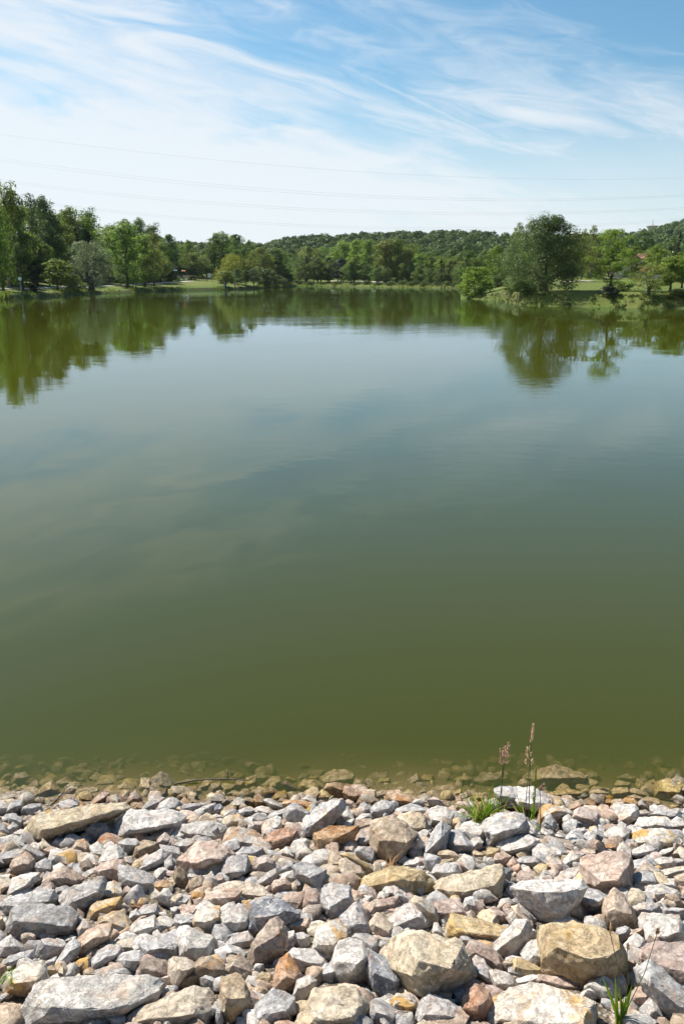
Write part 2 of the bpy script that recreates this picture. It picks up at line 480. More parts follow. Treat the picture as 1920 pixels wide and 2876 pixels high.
def P_round(t): return max(0.05, math.sin(math.pi * min(1, max(0, 0.06 + 0.94 * t))) ** 0.55)
def P_egg(t): return max(0.10, math.sin(math.pi * (0.16 + 0.79 * t)) ** 0.65)
def P_pop(t): return max(0.12, math.sin(math.pi * (0.14 + 0.80 * t)) ** 0.55)
def P_cone(t): return max(0.03, (1 - t) ** 0.9)
def P_great(t): return max(0.12, math.sin(math.pi * (0.2 + 0.755 * t ** 0.9)) ** 0.75)
def P_col(t): return max(0.1, math.sin(math.pi * (0.12 + 0.86 * t ** 0.7)) ** 0.5)
def P_fan(t): return 0.35 + 0.65 * math.sin(math.pi * (0.1 + 0.75 * t)) if t < 0.9 else 0.5

PROTO = {}
def proto(kind, name, mat, crown, trunk, bark=None, width=None):
    cm, C = crown_mesh('crown', **crown)
    tm = trunk_mesh('trunk', crown['seed'] + 50, C, **trunk)
    cm.materials.append(LM[mat]); tm.materials.append(bark or M_bark)
    xs_ = [v.co.x for v in cm.vertices]; zs_ = [v.co.z for v in cm.vertices]
    xs_.sort(); k = len(xs_) // 200
    PROTO[kind] = (name, cm, tm, xs_[-1 - k] - xs_[k], max(zs_))
for v in range(3):
    proto('poplar%d' % v, 'poplar_tree', 'mid', dict(seed=10 + v, prof=P_pop, z0=1.0, z1=9.8, rmax=2.2, nclump=80, rclump=0.95, nleaf=85, lsize=0.27, inner=0.3, skew=0.26),
          dict(z1=9.3, r0=0.2, nlimb=22, low=0.12))
    proto('broad%d' % v, 'broadleaf_tree', 'mid', dict(seed=20 + v, prof=P_round, z0=1.9, z1=9.7, rmax=3.5, nclump=90, rclump=0.95, nleaf=85, lsize=0.28, skew=0.2),
          dict(z1=8.6, r0=0.24, nlimb=24, low=0.2))
    proto('shrub%d' % v, 'shrub', 'olive', dict(seed=30 + v, prof=P_egg, z0=0.3, z1=9.4, rmax=5.0, nclump=80, rclump=1.35, nleaf=75, lsize=0.55, skew=0.2),
          dict(z1=6.5, r0=0.16, nlimb=20, stems=4, low=0.05))
proto('great', 'willow_tree', 'grey', dict(seed=41, prof=P_great, z0=0.8, z1=9.6, rmax=3.6, nclump=260, rclump=0.78, nleaf=105, lsize=0.22, aspect=0.36, skew=0.10, inner=0.55, droop=0.2, flat=1.25),
      dict(z1=8.4, r0=0.36, nlimb=14, low=0.2))
proto('silver', 'willow_tree', 'silver', dict(seed=42, prof=P_egg, z0=0.9, z1=9.7, rmax=3.5, nclump=90, rclump=1.05, nleaf=95, lsize=0.27, aspect=0.3, droop=0.6, skew=0.2),
      dict(z1=8.0, r0=0.3, nlimb=26, stems=2, low=0.1))
proto('weeping', 'willow_tree', 'yellow', dict(seed=43, prof=P_round, z0=1.0, z1=9.6, rmax=4.3, nclump=85, rclump=1.15, nleaf=85, lsize=0.36, aspect=0.35, droop=1.0, flat=1.0, skew=0.18),
      dict(z1=8.0, r0=0.3, nlimb=20))
proto('column', 'columnar_tree', 'olive', dict(seed=44, prof=P_col, z0=1.1, z1=9.8, rmax=1.45, nclump=60, rclump=0.66, nleaf=75, lsize=0.26, skew=0.1), dict(z1=9.0, r0=0.16, nlimb=14))
proto('conifer', 'conifer_tree', 'dark', dict(seed=45, prof=P_cone, z0=0.6, z1=9.9, rmax=2.3, nclump=90, rclump=0.6, nleaf=70, lsize=0.3, aspect=0.3, skew=0.08, inner=0.5), dict(z1=9.5, r0=0.2, nlimb=10))
proto('cypress', 'cypress_tree', 'dark', dict(seed=46, prof=P_col, z0=0.3, z1=9.8, rmax=0.75, nclump=60, rclump=0.45, nleaf=70, lsize=0.22, aspect=0.4, skew=0.05), dict(z1=9.0, r0=0.15, nlimb=6))
proto('acacia', 'acacia_tree', 'fresh', dict(seed=47, prof=P_fan, z0=0.6, z1=9.7, rmax=3.9, nclump=64, rclump=0.98, nleaf=125, lsize=0.24, flat=0.55, skew=0.35, inner=0.15), dict(z1=8.8, r0=0.26, nlimb=26, low=0.22, lean=0.35))
proto('sparse', 'young_tree', 'olive', dict(seed=48, prof=P_fan, z0=2.2, z1=9.6, rmax=4.2, nclump=58, rclump=1.05, nleaf=60, lsize=0.33, skew=0.3, inner=0.1), dict(z1=8.5, r0=0.16, nlimb=30, stems=4, low=0.08))
proto('sapling', 'young_tree', 'mid', dict(seed=49, prof=P_egg, z0=2.4, z1=9.6, rmax=2.5, nclump=55, rclump=0.9, nleaf=75, lsize=0.36, skew=0.2), dict(z1=8.8, r0=0.17, nlimb=16))
proto('wispy', 'poplar_tree', 'olive', dict(seed=51, prof=P_pop, z0=1.5, z1=9.8, rmax=1.7, nclump=46, rclump=0.62, nleaf=48, lsize=0.24, skew=0.3, inner=0.1), dict(z1=9.5, r0=0.15, nlimb=24))

n_tree = 0
def tree(kind, px, top, wpx, D, label=None, mat=None, group=None, cat=None, name=None, rz=None, bark=None):
    """a tree in the photograph's column px whose top reaches row top and whose crown is wpx wide there"""
    global n_tree
    nm, cm, tm, w0, h0 = PROTO[kind]
    b = column(px, D)
    h = max(0.8, top_z(px, top, D) - b.z)
    w = wpx * 1.25 * D * CP / FPX
    root = empty(name or nm, (b.x, b.y, b.z - 0.05), rng.uniform(0, 6.28) if rz is None else rz)
    root.scale = (w / w0, w / w0, h / h0)
    for part, me in (('trunk', tm), ('crown', cm)):
        o = bpy.data.objects.new(part, me); col.objects.link(o); o.parent = root
        if part == 'crown' and mat:
            o.material_slots[0].link = 'OBJECT'; o.material_slots[0].material = LM[mat]
        if part == 'trunk' and bark:
            o.material_slots[0].link = 'OBJECT'; o.material_slots[0].material = bark
    tag(root, label, cat or ('shrub' if 'shrub' in (name or nm) else 'tree'), group)
    n_tree += 1
    return root
def Rp(px, off): return shoreR(azim(px)) + off

GL = 'trees along the left shore'
TREES = [
 # left shore, left to right
 ('poplar0', 6, 492, 62, 14, 'tall poplar cut by the frame at the far left, its tip above all others', 'mid'),
 ('poplar1', 52, 503, 66, 17, 'tallest full poplar on the left shore, dark ragged crown', 'mid'),
 ('broad0', 62, 640, 70, 12, 'dark dense tree under the tallest poplar, its thick trunk beside the path', 'deep'),
 ('wispy', 104, 540, 62, 30, 'thin airy poplar with sky showing through, right of the tallest poplar', 'grey'),
 ('poplar2', 148, 545, 66, 33, 'airy poplar second from the tallest, pale leaves at its top', 'grey'),
 ('poplar0', 212, 574, 64, 48, 'broad poplar above the silver willow, sunlit crown', 'mid'),
 ('poplar1', 260, 577, 56, 52, 'poplar with a forked dark top behind the silver willow', 'deep'),
 ('conifer', 222, 632, 42, 38, 'dark spruce left of the silver willow, half hidden by leaves', 'dark'),
 ('conifer', 256, 642, 50, 36, 'dark spruce rising straight behind the silver willow', 'dark'),
 ('cypress', 97, 735, 40, 6, 'small black leaning conifer on the lawn at the left waterline', 'dark'),
 ('sapling', 160, 724, 66, 8, 'small bright green tree with one trunk left of the silver willow', 'fresh'),
 ('silver', 255, 670, 108, 4, 'silver grey willow standing at the left waterline', 'silver'),
 ('shrub0', 202, 770, 52, 4, 'olive bush leaning at the foot of the silver willow', 'olive'),
 ('poplar2', 358, 622, 84, 12, 'slender tree with white glinting leaves by the path right of the silver willow', 'mid'),
 ('poplar0', 406, 655, 62, 14, 'green tree in the middle of the three by the path', 'mid'),
 ('broad1', 432, 681, 60, 14, 'round olive green tree, last of the three by the path', 'olive'),
 ('broad2', 452, 700, 50, 34, 'olive tree behind the path, left of the playground', 'olive'),
 ('poplar1', 322, 620, 58, 55, 'rounded poplar behind the slender glinting tree', 'mid'),
 ('poplar2', 368, 612, 60, 58, 'poplar with an even sunlit top behind the slender glinting tree', 'mid'),
 ('poplar0', 402, 607, 46, 60, 'narrow poplar whose pointed tip stands out left of the sky gap', 'deep'),
 ('poplar1', 434, 622, 48, 62, 'dark poplar with a stepped top at the edge of the left wood', 'deep'),
 ('broad0', 482, 656, 56, 70, 'broad dark tree rising behind the playground bushes', 'deep'),
 ('broad1', 530, 672, 60, 72, 'round tree right behind the playground', 'mid'),
 ('shrub1', 482, 769, 36, 36, 'clipped dark green bush left of the playground tower', 'deep'),
 ('shrub2', 538, 772, 30, 46, 'grey green bush right of the playground tower', 'grey'),
 ('broad2', 604, 660, 60, 60, 'tall dark tree, left one of the group behind the yellow willow', 'deep'),
 ('poplar2', 630, 647, 60, 62, 'tallest tree of the group behind the yellow willow', 'mid'),
 ('broad0', 664, 656, 64, 62, 'dark round tree, middle one of the group behind the yellow willow', 'deep'),
 ('broad1', 704, 672, 50, 58, 'lighter tree, right one of the group behind the yellow willow', 'mid'),
 ('weeping', 650, 711, 76, 20, 'yellow weeping willow on the lawn by the water', 'yellow'),
 ('sapling', 633, 758, 46, 4, 'small olive tree in front of the yellow willow', 'olive'),
 ('sapling', 668, 752, 24, 4, 'slim sapling just right of the yellow willow', 'grey'),
 ('sapling', 688, 757, 30, 4, 'second sapling right of the yellow willow, darker', 'deep'),
 ('sapling', 713, 752, 34, 4, 'pale sapling with a leaning trunk near the shore bend', 'grey'),
 ('shrub0', 744, 752, 50, 3, 'big dark bush on the shore bend right of the saplings', 'deep'),
 ('shrub1', 772, 770, 46, 3, 'grey green bush drooping to the water at the shore bend', 'grey'),
 ('broad2', 738, 692, 62, 34, 'sunlit olive tree behind the shore bend', 'olive'),
 ('poplar0', 776, 693, 74, 30, 'tall dark green tree over the shore bend', 'deep'),
 ('shrub2', 806, 768, 44, 12, 'dark bush under the trees at the start of the far shore', 'deep'),
 # far shore
 ('broad0', 858, 716, 58, 12, 'dark oak, first of the row on the far shore', 'deep'),
 ('broad1', 893, 722, 52, 10, 'dark oak, second of the row on the far shore', 'deep'),
 ('broad2', 925, 720, 54, 12, 'dark oak, third of the row on the far shore', 'deep'),
 ('broad0', 958, 726, 48, 14, 'darkest oak at the end of the row on the far shore', 'dark'),
 ('broad1', 993, 722, 54, 12, 'sunlit tree with low branches in front of the far poplars', 'mid'),
 ('poplar1', 968, 672, 56, 50, 'yellow green poplar, left one of the bright stand on the far shore', 'fresh'),
 ('poplar2', 1003, 670, 52, 46, 'bright poplar, second of the stand on the far shore', 'fresh'),
 ('poplar0', 1036, 668, 52, 34, 'darker poplar in the middle of the bright stand on the far shore', 'mid'),
 ('poplar1', 1080, 667, 58, 20, 'tall bright poplar with a bare lower trunk by the far path', 'olive'),
 ('poplar2', 1114, 666, 50, 22, 'tall grey green poplar right of the bright stand', 'mid'),
 ('poplar0', 1148, 694, 48, 26, 'yellowish poplar lower than its neighbours on the far shore', 'olive'),
 ('poplar1', 1178, 706, 44, 24, 'green poplar left of the columnar row', 'mid'),
 ('column', 1208, 717, 34, 18, 'leftmost columnar tree of the young row on the far shore', 'mid'),
 ('column', 1236, 727, 24, 18, 'narrowest columnar tree of the young row on the far shore', 'mid'),
 ('column', 1262, 728, 26, 18, 'third columnar tree of the young row on the far shore', 'olive'),
 ('column', 1289, 731, 30, 16, 'rightmost columnar tree of the young row, yellowish', 'olive'),
 # right bank
 ('shrub1', 1336, 746, 78, 3, 'bright green leafy bush at the tip of the right bank', 'fresh'),
 ('broad1', 1362, 700, 66, 70, 'dark tree with russet leaves behind the bright bush', 'deep'),
 ('broad2', 1398, 688, 60, 60, 'mid green tree between the bright bush and the great willow', 'mid'),
 ('shrub2', 1398, 770, 46, 26, 'low dark bush under the trees left of the great willow', 'deep'),
 ('silver', 1448, 662, 60, 8, 'pale willow leaning against the left side of the great willow', 'grey'),
 ('wispy', 1450, 622, 48, 40, 'thin olive poplar peeping over the pale willow', 'olive'),
 ('great', 1528, 590, 172, 5.5, 'great round grey green willow dominating the right bank', 'grey'),
 ('shrub0', 1438, 794, 44, 3, 'olive bush at the waterline under the pale willow', 'olive'),
 ('shrub1', 1470, 786, 56, 3.5, 'dark bush at the waterline left of the great willow trunk', 'deep'),
 ('broad0', 1606, 650, 60, 44, 'brownish green tree with a thick trunk right behind the great willow', 'olive'),
 ('wispy', 1632, 640, 32, 60, 'bare tipped wispy poplar, left of the pair right of the great willow', 'olive'),
 ('wispy', 1656, 630, 40, 62, 'bare tipped wispy poplar, right of the pair right of the great willow', 'olive'),
 ('broad1', 1650, 690, 64, 66, 'olive tree beneath the wispy poplars', 'olive'),
 ('acacia', 1716, 638, 124, 7, 'bright layered acacia with low hanging branches on the right bank', 'fresh'),
 ('shrub2', 1714, 802, 52, 2.5, 'black green ivy mound round the foot of the acacia', 'dark'),
 ('shrub0', 1752, 806, 34, 5, 'hanging leafy bush right of the acacia trunk', 'mid'),
 ('sparse', 1824, 738, 104, 2.5, 'small many stemmed tree with see-through crown on the right bank', 'olive'),
 ('sapling', 1884, 715, 84, 6, 'bright tree with a slim forked trunk near the right edge', 'fresh'),
 ('broad2', 1916, 698, 66, 16, 'green tree cut by the right edge of the photo', 'mid'),
 ('shrub1', 1912, 825, 54, 2.5, 'dark bush at the waterline in the right corner of the bank', 'deep'),
 ('broad0', 1770, 690, 74, 80, 'round green tree behind the acacia, over the white van', 'mid'),
 ('broad1', 1838, 684, 74, 84, 'spreading tree with two visible trunks behind the many stemmed tree', 'fresh'),
 ('cypress', 1896, 653, 9, 150, 'narrow dark cypress beside the tiled roof', 'dark'),
]
BR = {}
for kind, px, top, wpx, off, label, mat in TREES:
    tree(kind, px, top, wpx, Rp(px, off), label, mat, bark=M_bark_pale if kind == 'wispy' else None)

# fill of the woods behind the named trees
FILLED = []
TINT = dict(mid='mid green', deep='dark green', olive='olive green', fresh='bright green', grey='grey green', dark='blackish')
def short_tree(label):
    w = label.replace(',', '').split()[:6]
    w = label.replace(',', '').split()[:5]
    w = w[:4]
    while w[-1] in ('a', 'an', 'the', 'of', 'with', 'at', 'on', 'in', 'to', 'up', 'right', 'left', 'and', 'its', 'under', 'behind', 'above', 'by', 'over', 'from', 'last', 'one', 'whose', 'just', 'between', 'cut', 'leaning', 'standing', 'sunlit', 'thick', 'bright', 'second', 'even', 'low', 'white', 'first', 'middle', 'rising', 'tallest', 'great', 'shore', 'right', 'bare', 'dark', 'three', 'small', 'low', 'silver', 'yellow', 'narrow', 'visible', 'two', 'slim', 'see-through', 'pale', 'green', 'grey', 'forked', 'showing', 'thin'):
        w.pop()
    return ' '.join(w)
def label_fill():
    marks = [(t[1], short_tree(t[5])) for t in TREES]
    seen = {}
    for px, what, m, o in sorted(FILLED, key=lambda q: q[0]):
        mk = min(marks, key=lambda q: abs(q[0] - px))
        rel = 'left' if px < mk[0] else 'right'
        seen.setdefault('%s %s just %s of the %s' % (TINT[m], what, rel, mk[1]), []).append((abs(mk[0] - px), o))
    for lab, os_ in seen.items():
        os_.sort(key=lambda q: q[0])
        for i, (_, o) in enumerate(os_):
            o['label'] = lab if len(os_) == 1 else '%s %s' % (('nearest', 'second', 'third', 'fourth', 'fifth', 'sixth', 'seventh')[min(i, 6)], lab)
def fill(n, x0, x1, off0, off1, sky_pts, lo, hi, kinds, mats, label, group, w=(46, 66)):
    for i in range(n):
        px = x0 + (x1 - x0) * (i + rng.random()) / n
        off = off0 + (off1 - off0) * rng.random()
        y = float(np.interp(px, [p[0] for p in sky_pts], [p[1] for p in sky_pts])) + rng.uniform(lo, hi)
        if y > 775: continue
        m = rng.choice(mats)
        o = tree(rng.choice(kinds), px, y, rng.uniform(*w), Rp(px, off), label, m, group)
        FILLED.append((px, label, m, o))
pop, bro = ['poplar0', 'poplar1', 'poplar2'], ['broad0', 'broad1', 'broad2']
SKL = [(-260, 480), (0, 530), (60, 535), (150, 572), (260, 600), (330, 632), (420, 640), (500, 672), (560, 688), (600, 680), (700, 690)]
fill(30, -240, 470, 34, 62, SKL, 0, 50, pop, ['mid', 'mid', 'deep', 'olive'], 'poplar in the left wood', 'poplars in the wood behind the left shore', (50, 72))
fill(34, -240, 480, 24, 44, SKL, 50, 150, bro, ['deep', 'deep', 'mid', 'mid'], 'understorey tree', 'broadleaf trees in the wood behind the left shore', (50, 80))
fill(16, 440, 720, 62, 100, SKL, 4, 40, bro + pop, ['deep', 'mid', 'mid', 'olive'], 'tree behind the lawn', 'trees behind the playground lawn', (44, 66))
fill(14, 470, 720, 58, 74, SKL, 60, 90, bro, ['deep', 'mid', 'deep'], 'low tree at the lawn edge', 'low trees behind the playground lawn', (40, 60))
SKC = [(720, 694), (800, 690), (860, 690), (950, 678), (1120, 674), (1180, 688), (1340, 698)]
fill(40, 730, 1330, 60, 130, SKC, 0, 34, bro + pop, ['deep', 'mid', 'mid', 'olive'], 'woodland belt tree', 'woodland belt behind the far shore', (38, 56))
fill(26, 790, 1330, 26, 56, SKC, 26, 60, bro, ['deep', 'mid', 'deep'], 'shore tree', 'lower trees behind the far shore', (34, 50))
fill(22, 800, 1320, 7, 22, [(800, 745), (1320, 745)], -12, 16, bro, ['deep', 'deep', 'mid'], 'waterside tree', 'waterside trees of the far shore', (30, 46))
SKR = [(1330, 700), (1440, 690), (1600, 680), (1660, 672), (1760, 690), (1980, 690)]
fill(22, 1340, 2060, 110, 170, SKR, 8, 50, bro + ['poplar0'], ['mid', 'mid', 'olive', 'deep'], 'tree at the lawn back', 'trees at the back of the right lawn', (46, 72))

for i, (px, top, wpx, off) in enumerate(((838, 786, 30, 4), (872, 789, 24, 3), (905, 791, 22, 3), (948, 790, 26, 4), (1000, 792, 20, 3), (1030, 788, 30, 4), (1062, 793, 22, 3), (1098, 791, 24, 3),
                                          (1130, 789, 30, 4), (1165, 788, 34, 4), (1196, 792, 26, 3), (1228, 790, 30, 4), (1262, 789, 34, 4), (1284, 792, 28, 3))):
    FILLED.append((px, 'low waterline bush', 'deep', tree('shrub%d' % (i % 3), px, top, wpx, Rp(px, off), 'x', 'deep', 'bushes along the far waterline')))

label_fill()
# far wooded hills: one mass of crowns
def hill_wood():
    r = np.random.RandomState(5)
    V, F, mi = [], [], []
    Cs = []
    for _ in range(5200):
        px = r.uniform(-500, 2500); a = azim(px)
        d1 = ridge(px)[1]
        R0 = shoreR(a)
        D = R0 + 135 + (d1 + 30 - R0 - 135) * r.uniform(0, 1) ** 0.8
        Cs.append((math.sin(a) * D, math.cos(a) * D, D))
    for x, y, D in Cs:
        z = far_z(x, y)
        R = r.uniform(3.2, 5.6); h = r.uniform(7, 12.5)
        nl = int(min(150, 64 * max(1, 420 / D)))
        d = r.normal(size=(nl, 3)); d[:, 2] = np.abs(d[:, 2]) * 1.1 - 0.15; d /= np.linalg.norm(d, axis=1)[:, None]
        p = np.array([x, y, z + h - R]) + d * R * r.uniform(0.75, 1.05, (nl, 1)) * np.array([1, 1, 1.0])
        nrm = d + r.normal(size=(nl, 3)) * 0.18; nrm /= np.linalg.norm(nrm, axis=1)[:, None]
        t = np.cross(nrm, r.normal(size=(nl, 3))); t /= np.linalg.norm(t, axis=1)[:, None]; b = np.cross(nrm, t)
        s = r.uniform(0.6, 1.25, (nl, 1)) * min(1.15, 0.25 + D / 700)
        V.append(np.stack([p - t * s, p + b * s * 0.7, p + t * s - nrm * s * 0.3, p - b * s * 0.7], 1).reshape(-1, 3))
        mi += [int(r.choice([0, 0, 1, 1, 2]))] * nl
    V = np.concatenate(V); n = len(V) // 4
    F = np.arange(n * 4).reshape(n, 4)
    me = bpy.data.meshes.new('hillside_wood')
    me.vertices.add(len(V)); me.vertices.foreach_set('co', V.ravel())
    me.loops.add(n * 4); me.loops.foreach_set('vertex_index', F.ravel())
    me.polygons.add(n); me.polygons.foreach_set('loop_start', np.arange(n) * 4)
    for k in ('hill_a', 'hill_b', 'hill_c'): me.materials.append(LM[k])
    me.polygons.foreach_set('material_index', mi)
    me.update(calc_edges=True)
    o = bpy.data.objects.new('hillside_wood', me); col.objects.link(o)
    tag(o, 'continuous green wood covering the far hills', 'wood', kind='stuff')
hill_wood()

# weeds and reeds along the water's edge of the far shores
def bank_weeds():
    r = np.random.RandomState(9)
    V, mi = [], []
    for _ in range(7000):
        px = r.uniform(-150, 2080); a = azim(px)
        if 1293 < px < 1297 or (px > 1300 and r.rand() < .55): continue
        R0 = shoreR(a)
        if noise.noise(Vector((px * 0.02, 1.7, 0))) + r.uniform(-.25, .35) < -0.02: continue
        D = R0 + r.uniform(-0.2, 2.6)
        x, y = math.sin(a) * D, math.cos(a) * D; z = far_z(x, y)
        h = r.uniform(0.12, 0.5) * (0.6 if px > 1293 else 1.0); w = r.uniform(0.05, 0.14)
        an = r.uniform(0, 6.28); c, s = math.cos(an) * w, math.sin(an) * w
        lx, ly = r.uniform(-.3, .3) * h, r.uniform(-.3, .3) * h
        V += [(x - c, y - s, z - .05), (x + c, y + s, z - .05), (x + lx + c * .3, y + ly + s * .3, z + h), (x + lx * .9 - c * .5, y + ly * .9 - s * .5, z + h * .8)]
        mi.append(2 if px > 1300 and r.rand() < .8 else r.choice([0, 1, 1, 2]))  # right bank: mostly dark leaf colour, painting in the great willow's shade
    for _ in range(130):
        px = r.uniform(1300, 2060); a = azim(px); D = shoreR(a) + r.uniform(0.0, 2.6)
        cx_, cy_ = math.sin(a) * D, math.cos(a) * D; cz = far_z(cx_, cy_); s0 = r.uniform(0.12, 0.38)
        if noise.noise(Vector((px * 0.018, 4.1, 0))) < -0.12: continue
        for _k in range(34):
            d = r.normal(size=3); d /= np.linalg.norm(d); d[2] = abs(d[2]) * .7
            q = np.array([cx_, cy_, cz]) + d * s0 * r.uniform(.5, 1.1)
            t1 = r.normal(size=3); t1 /= np.linalg.norm(t1); t2 = np.cross(t1, d); t2 /= np.linalg.norm(t2) + 1e-6
            w = r.uniform(.05, .12)
            V += [tuple(q - t1 * w), tuple(q + t2 * w * .6), tuple(q + t1 * w), tuple(q - t2 * w * .6)]
            mi.append(r.choice([0, 2, 2, 2]))  # clumps mostly dark as well, shade put into their leaf colour
    F = np.arange(len(V)).reshape(-1, 4)
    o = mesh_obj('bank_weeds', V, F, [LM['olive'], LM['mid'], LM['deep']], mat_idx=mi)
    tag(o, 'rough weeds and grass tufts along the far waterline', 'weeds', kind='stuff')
bank_weeds()

# ------------------------------------------------------------------ paths
M_path = plain('pale_gravel', (0.42, 0.385, 0.335), 0.9, 0.1, 2.0)
def path(pts, width, label):
    g = [on_ground(*p) for p in pts]
    P = []
    for i in range(len(g) - 1):
        for k in range(8):
            P.append(g[i].lerp(g[i + 1], k / 8))
    P.append(g[-1])
    vs, fs = [], []
    for i, p in enumerate(P):
        d = P[min(i + 1, len(P) - 1)] - P[max(i - 1, 0)]; d.z = 0; d.normalize(); nn = Vector((-d.y, d.x, 0)) * width / 2
        for s in (-1, -.33, .33, 1):
            q = p + nn * s; vs.append((q.x, q.y, far_z(q.x, q.y) + 0.05))
    for i in range(len(P) - 1):
        for k in range(3): fs.append((i * 4 + k, i * 4 + k + 1, (i + 1) * 4 + k + 1, (i + 1) * 4 + k))
    tag(mesh_obj('path', vs, fs, M_path), label, kind='structure')
path([(-60, 811), (0, 811), (60, 810.5), (120, 809), (160, 808), (235, 806), (300, 803.5), (370, 800.5), (440, 796.5), (480, 793), (540, 790)], 2.2, 'pale gravel path following the left shore')
path([(925, 789), (1000, 789.5), (1060, 792.5), (1120, 796)], 2.6, 'pale path under the trees of the far shore')
path([(1570, 794), (1610, 791), (1650, 789)], 1.8, 'pale path at the back of the right lawn')
M_sand = plain('bare_soil', (0.30, 0.22, 0.13), 0.95, 0.2, 1.2)
# ------------------------------------------------------------------ rocks of the bank
# material codes: g blue grey, d dark slate, w pale white, p pinkish grey, t ochre tan, s sandy cream, o pale with orange stains,
# r rusty brown, n brown, m wet
def rock_mat(name, c1, c2, stain=(0.45, 0.22, 0.06), st=0.0, vein=0.35, wet=False):
    m, t, out = new_mat(name)
    tcn = t.n('ShaderNodeTexCoord'); oi = t.n('ShaderNodeObjectInfo'); ge = t.n('ShaderNodeNewGeometry')
    rnd = t.math('FRACT', t.math('ADD', oi.outputs['Random'], ge.outputs['Random Per Island']))
    off = t.n('ShaderNodeCombineXYZ', {0: t.math('MULTIPLY', rnd, 37.0), 1: t.math('MULTIPLY', rnd, 91.0), 2: t.math('MULTIPLY', rnd, 13.0)})
    P = t.n('ShaderNodeVectorMath', {0: tcn.outputs['Object'], 1: off.outputs[0]}, operation='ADD').outputs[0]
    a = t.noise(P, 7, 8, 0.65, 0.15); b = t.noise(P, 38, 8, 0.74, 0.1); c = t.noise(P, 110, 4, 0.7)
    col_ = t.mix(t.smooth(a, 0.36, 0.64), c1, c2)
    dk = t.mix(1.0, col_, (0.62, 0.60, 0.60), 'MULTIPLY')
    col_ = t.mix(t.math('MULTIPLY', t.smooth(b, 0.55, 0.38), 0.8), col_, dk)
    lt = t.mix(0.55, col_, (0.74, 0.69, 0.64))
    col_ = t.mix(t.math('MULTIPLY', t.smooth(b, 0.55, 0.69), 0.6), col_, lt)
    # calcite veins
    vn = t.noise(P, 5, 3, 0.5, 1.6)
    v = t.smooth(t.math('ABSOLUTE', t.math('SUBTRACT', vn, 0.5)), 0.014, 0.002)
    col_ = t.mix(t.math('MULTIPLY', v, vein), col_, (0.72, 0.67, 0.62))
    if st > 0:
        s1 = t.noise(P, 5.5, 7, 0.62, 0.8)
        col_ = t.mix(t.math('MULTIPLY', t.smooth(s1, 0.66 - 0.22 * st, 0.78 - 0.22 * st), 0.8), col_, t.mix(b, tuple(x * 0.75 for x in stain), tuple(min(1, x * 1.35) for x in stain)))
    s2 = t.noise(P, 9, 6, 0.65, 0.6)
    col_ = t.mix(t.math('MULTIPLY', t.smooth(s2, 0.50, 0.72), 0.62), col_, (0.52, 0.385, 0.295))
    wl = t.smooth(t.math('ADD', t.n('ShaderNodeSeparateXYZ', {0: ge.outputs['Position']}).outputs[2], t.math('MULTIPLY', t.math('SUBTRACT', a, 0.5), 0.08)), 0.10, 0.03)
    col_ = t.mix(t.math('MULTIPLY', wl, 0.0 if wet else 0.8), col_, t.mix(1.0, col_, (0.46, 0.36, 0.21), 'MULTIPLY'))     # wet, algae covered foot at the waterline
    hs = t.n('ShaderNodeHueSaturation', {'Color': col_, 'Hue': t.math('ADD', 0.49, t.math('MULTIPLY', rnd, 0.02)), 'Saturation': t.math('ADD', 0.98, t.math('MULTIPLY', rnd, 0.4)),
                                         'Value': t.math('ADD', 0.86, t.math('MULTIPLY', t.math('FRACT', t.math('MULTIPLY', rnd, 7.3)), 0.26))})
    bs = t.n('ShaderNodeBsdfPrincipled', {'Base Color': hs.outputs[0], 'Roughness': 0.3 if wet else t.math('SUBTRACT', 0.88, t.math('MULTIPLY', wl, 0.5))})
    bs.inputs['Specular IOR Level'].default_value = 0.5 if wet else 0.22
    cr = t.noise(P, 16, 6, 0.7, 0.5)
    crack = t.smooth(t.math('ABSOLUTE', t.math('SUBTRACT', cr, 0.5)), 0.0, 0.03)
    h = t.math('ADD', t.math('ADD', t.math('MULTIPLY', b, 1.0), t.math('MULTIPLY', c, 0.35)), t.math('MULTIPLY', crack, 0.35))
    bp = t.n('ShaderNodeBump', {'Height': h, 'Strength': 0.85, 'Distance': 0.011})
    t.link(bp.outputs[0], bs.inputs['Normal']); t.link(bs.outputs[0], out.inputs[0])
    return m
RM = dict(
    g=rock_mat('grey_limestone', (0.365, 0.355, 0.355), (0.51, 0.49, 0.475), vein=0.5),
    d=rock_mat('slate_limestone', (0.17, 0.18, 0.20), (0.30, 0.305, 0.32), vein=0.5),
    w=rock_mat('pale_limestone', (0.50, 0.47, 0.44), (0.66, 0.625, 0.585), st=0.15, vein=0.3),
    p=rock_mat('pinkish_limestone', (0.42, 0.32, 0.265), (0.61, 0.51, 0.44), (0.44, 0.20, 0.11), 0.25),
    t=rock_mat('ochre_stone', (0.41, 0.32, 0.225), (0.57, 0.475, 0.355), (0.44, 0.285, 0.13), 0.4, 0.2),
    s=rock_mat('sandy_stone', (0.50, 0.42, 0.325), (0.64, 0.565, 0.465), (0.50, 0.34, 0.19), 0.2, 0.3),
    o=rock_mat('orange_stained_stone', (0.52, 0.47, 0.41), (0.64, 0.60, 0.54), (0.50, 0.31, 0.13), 0.8, 0.2),
    r=rock_mat('rusty_stone', (0.40, 0.25, 0.165), (0.53, 0.385, 0.29), (0.42, 0.23, 0.12), 0.5, 0.3),
    n=rock_mat('brown_stone', (0.31, 0.25, 0.20), (0.44, 0.37, 0.31), (0.36, 0.17, 0.07), 0.4, 0.35),
    m=rock_mat('wet_stone', (0.33, 0.24, 0.13), (0.46, 0.36, 0.21), (0.14, 0.11, 0.04), 0.4, 0.1, wet=True),
)
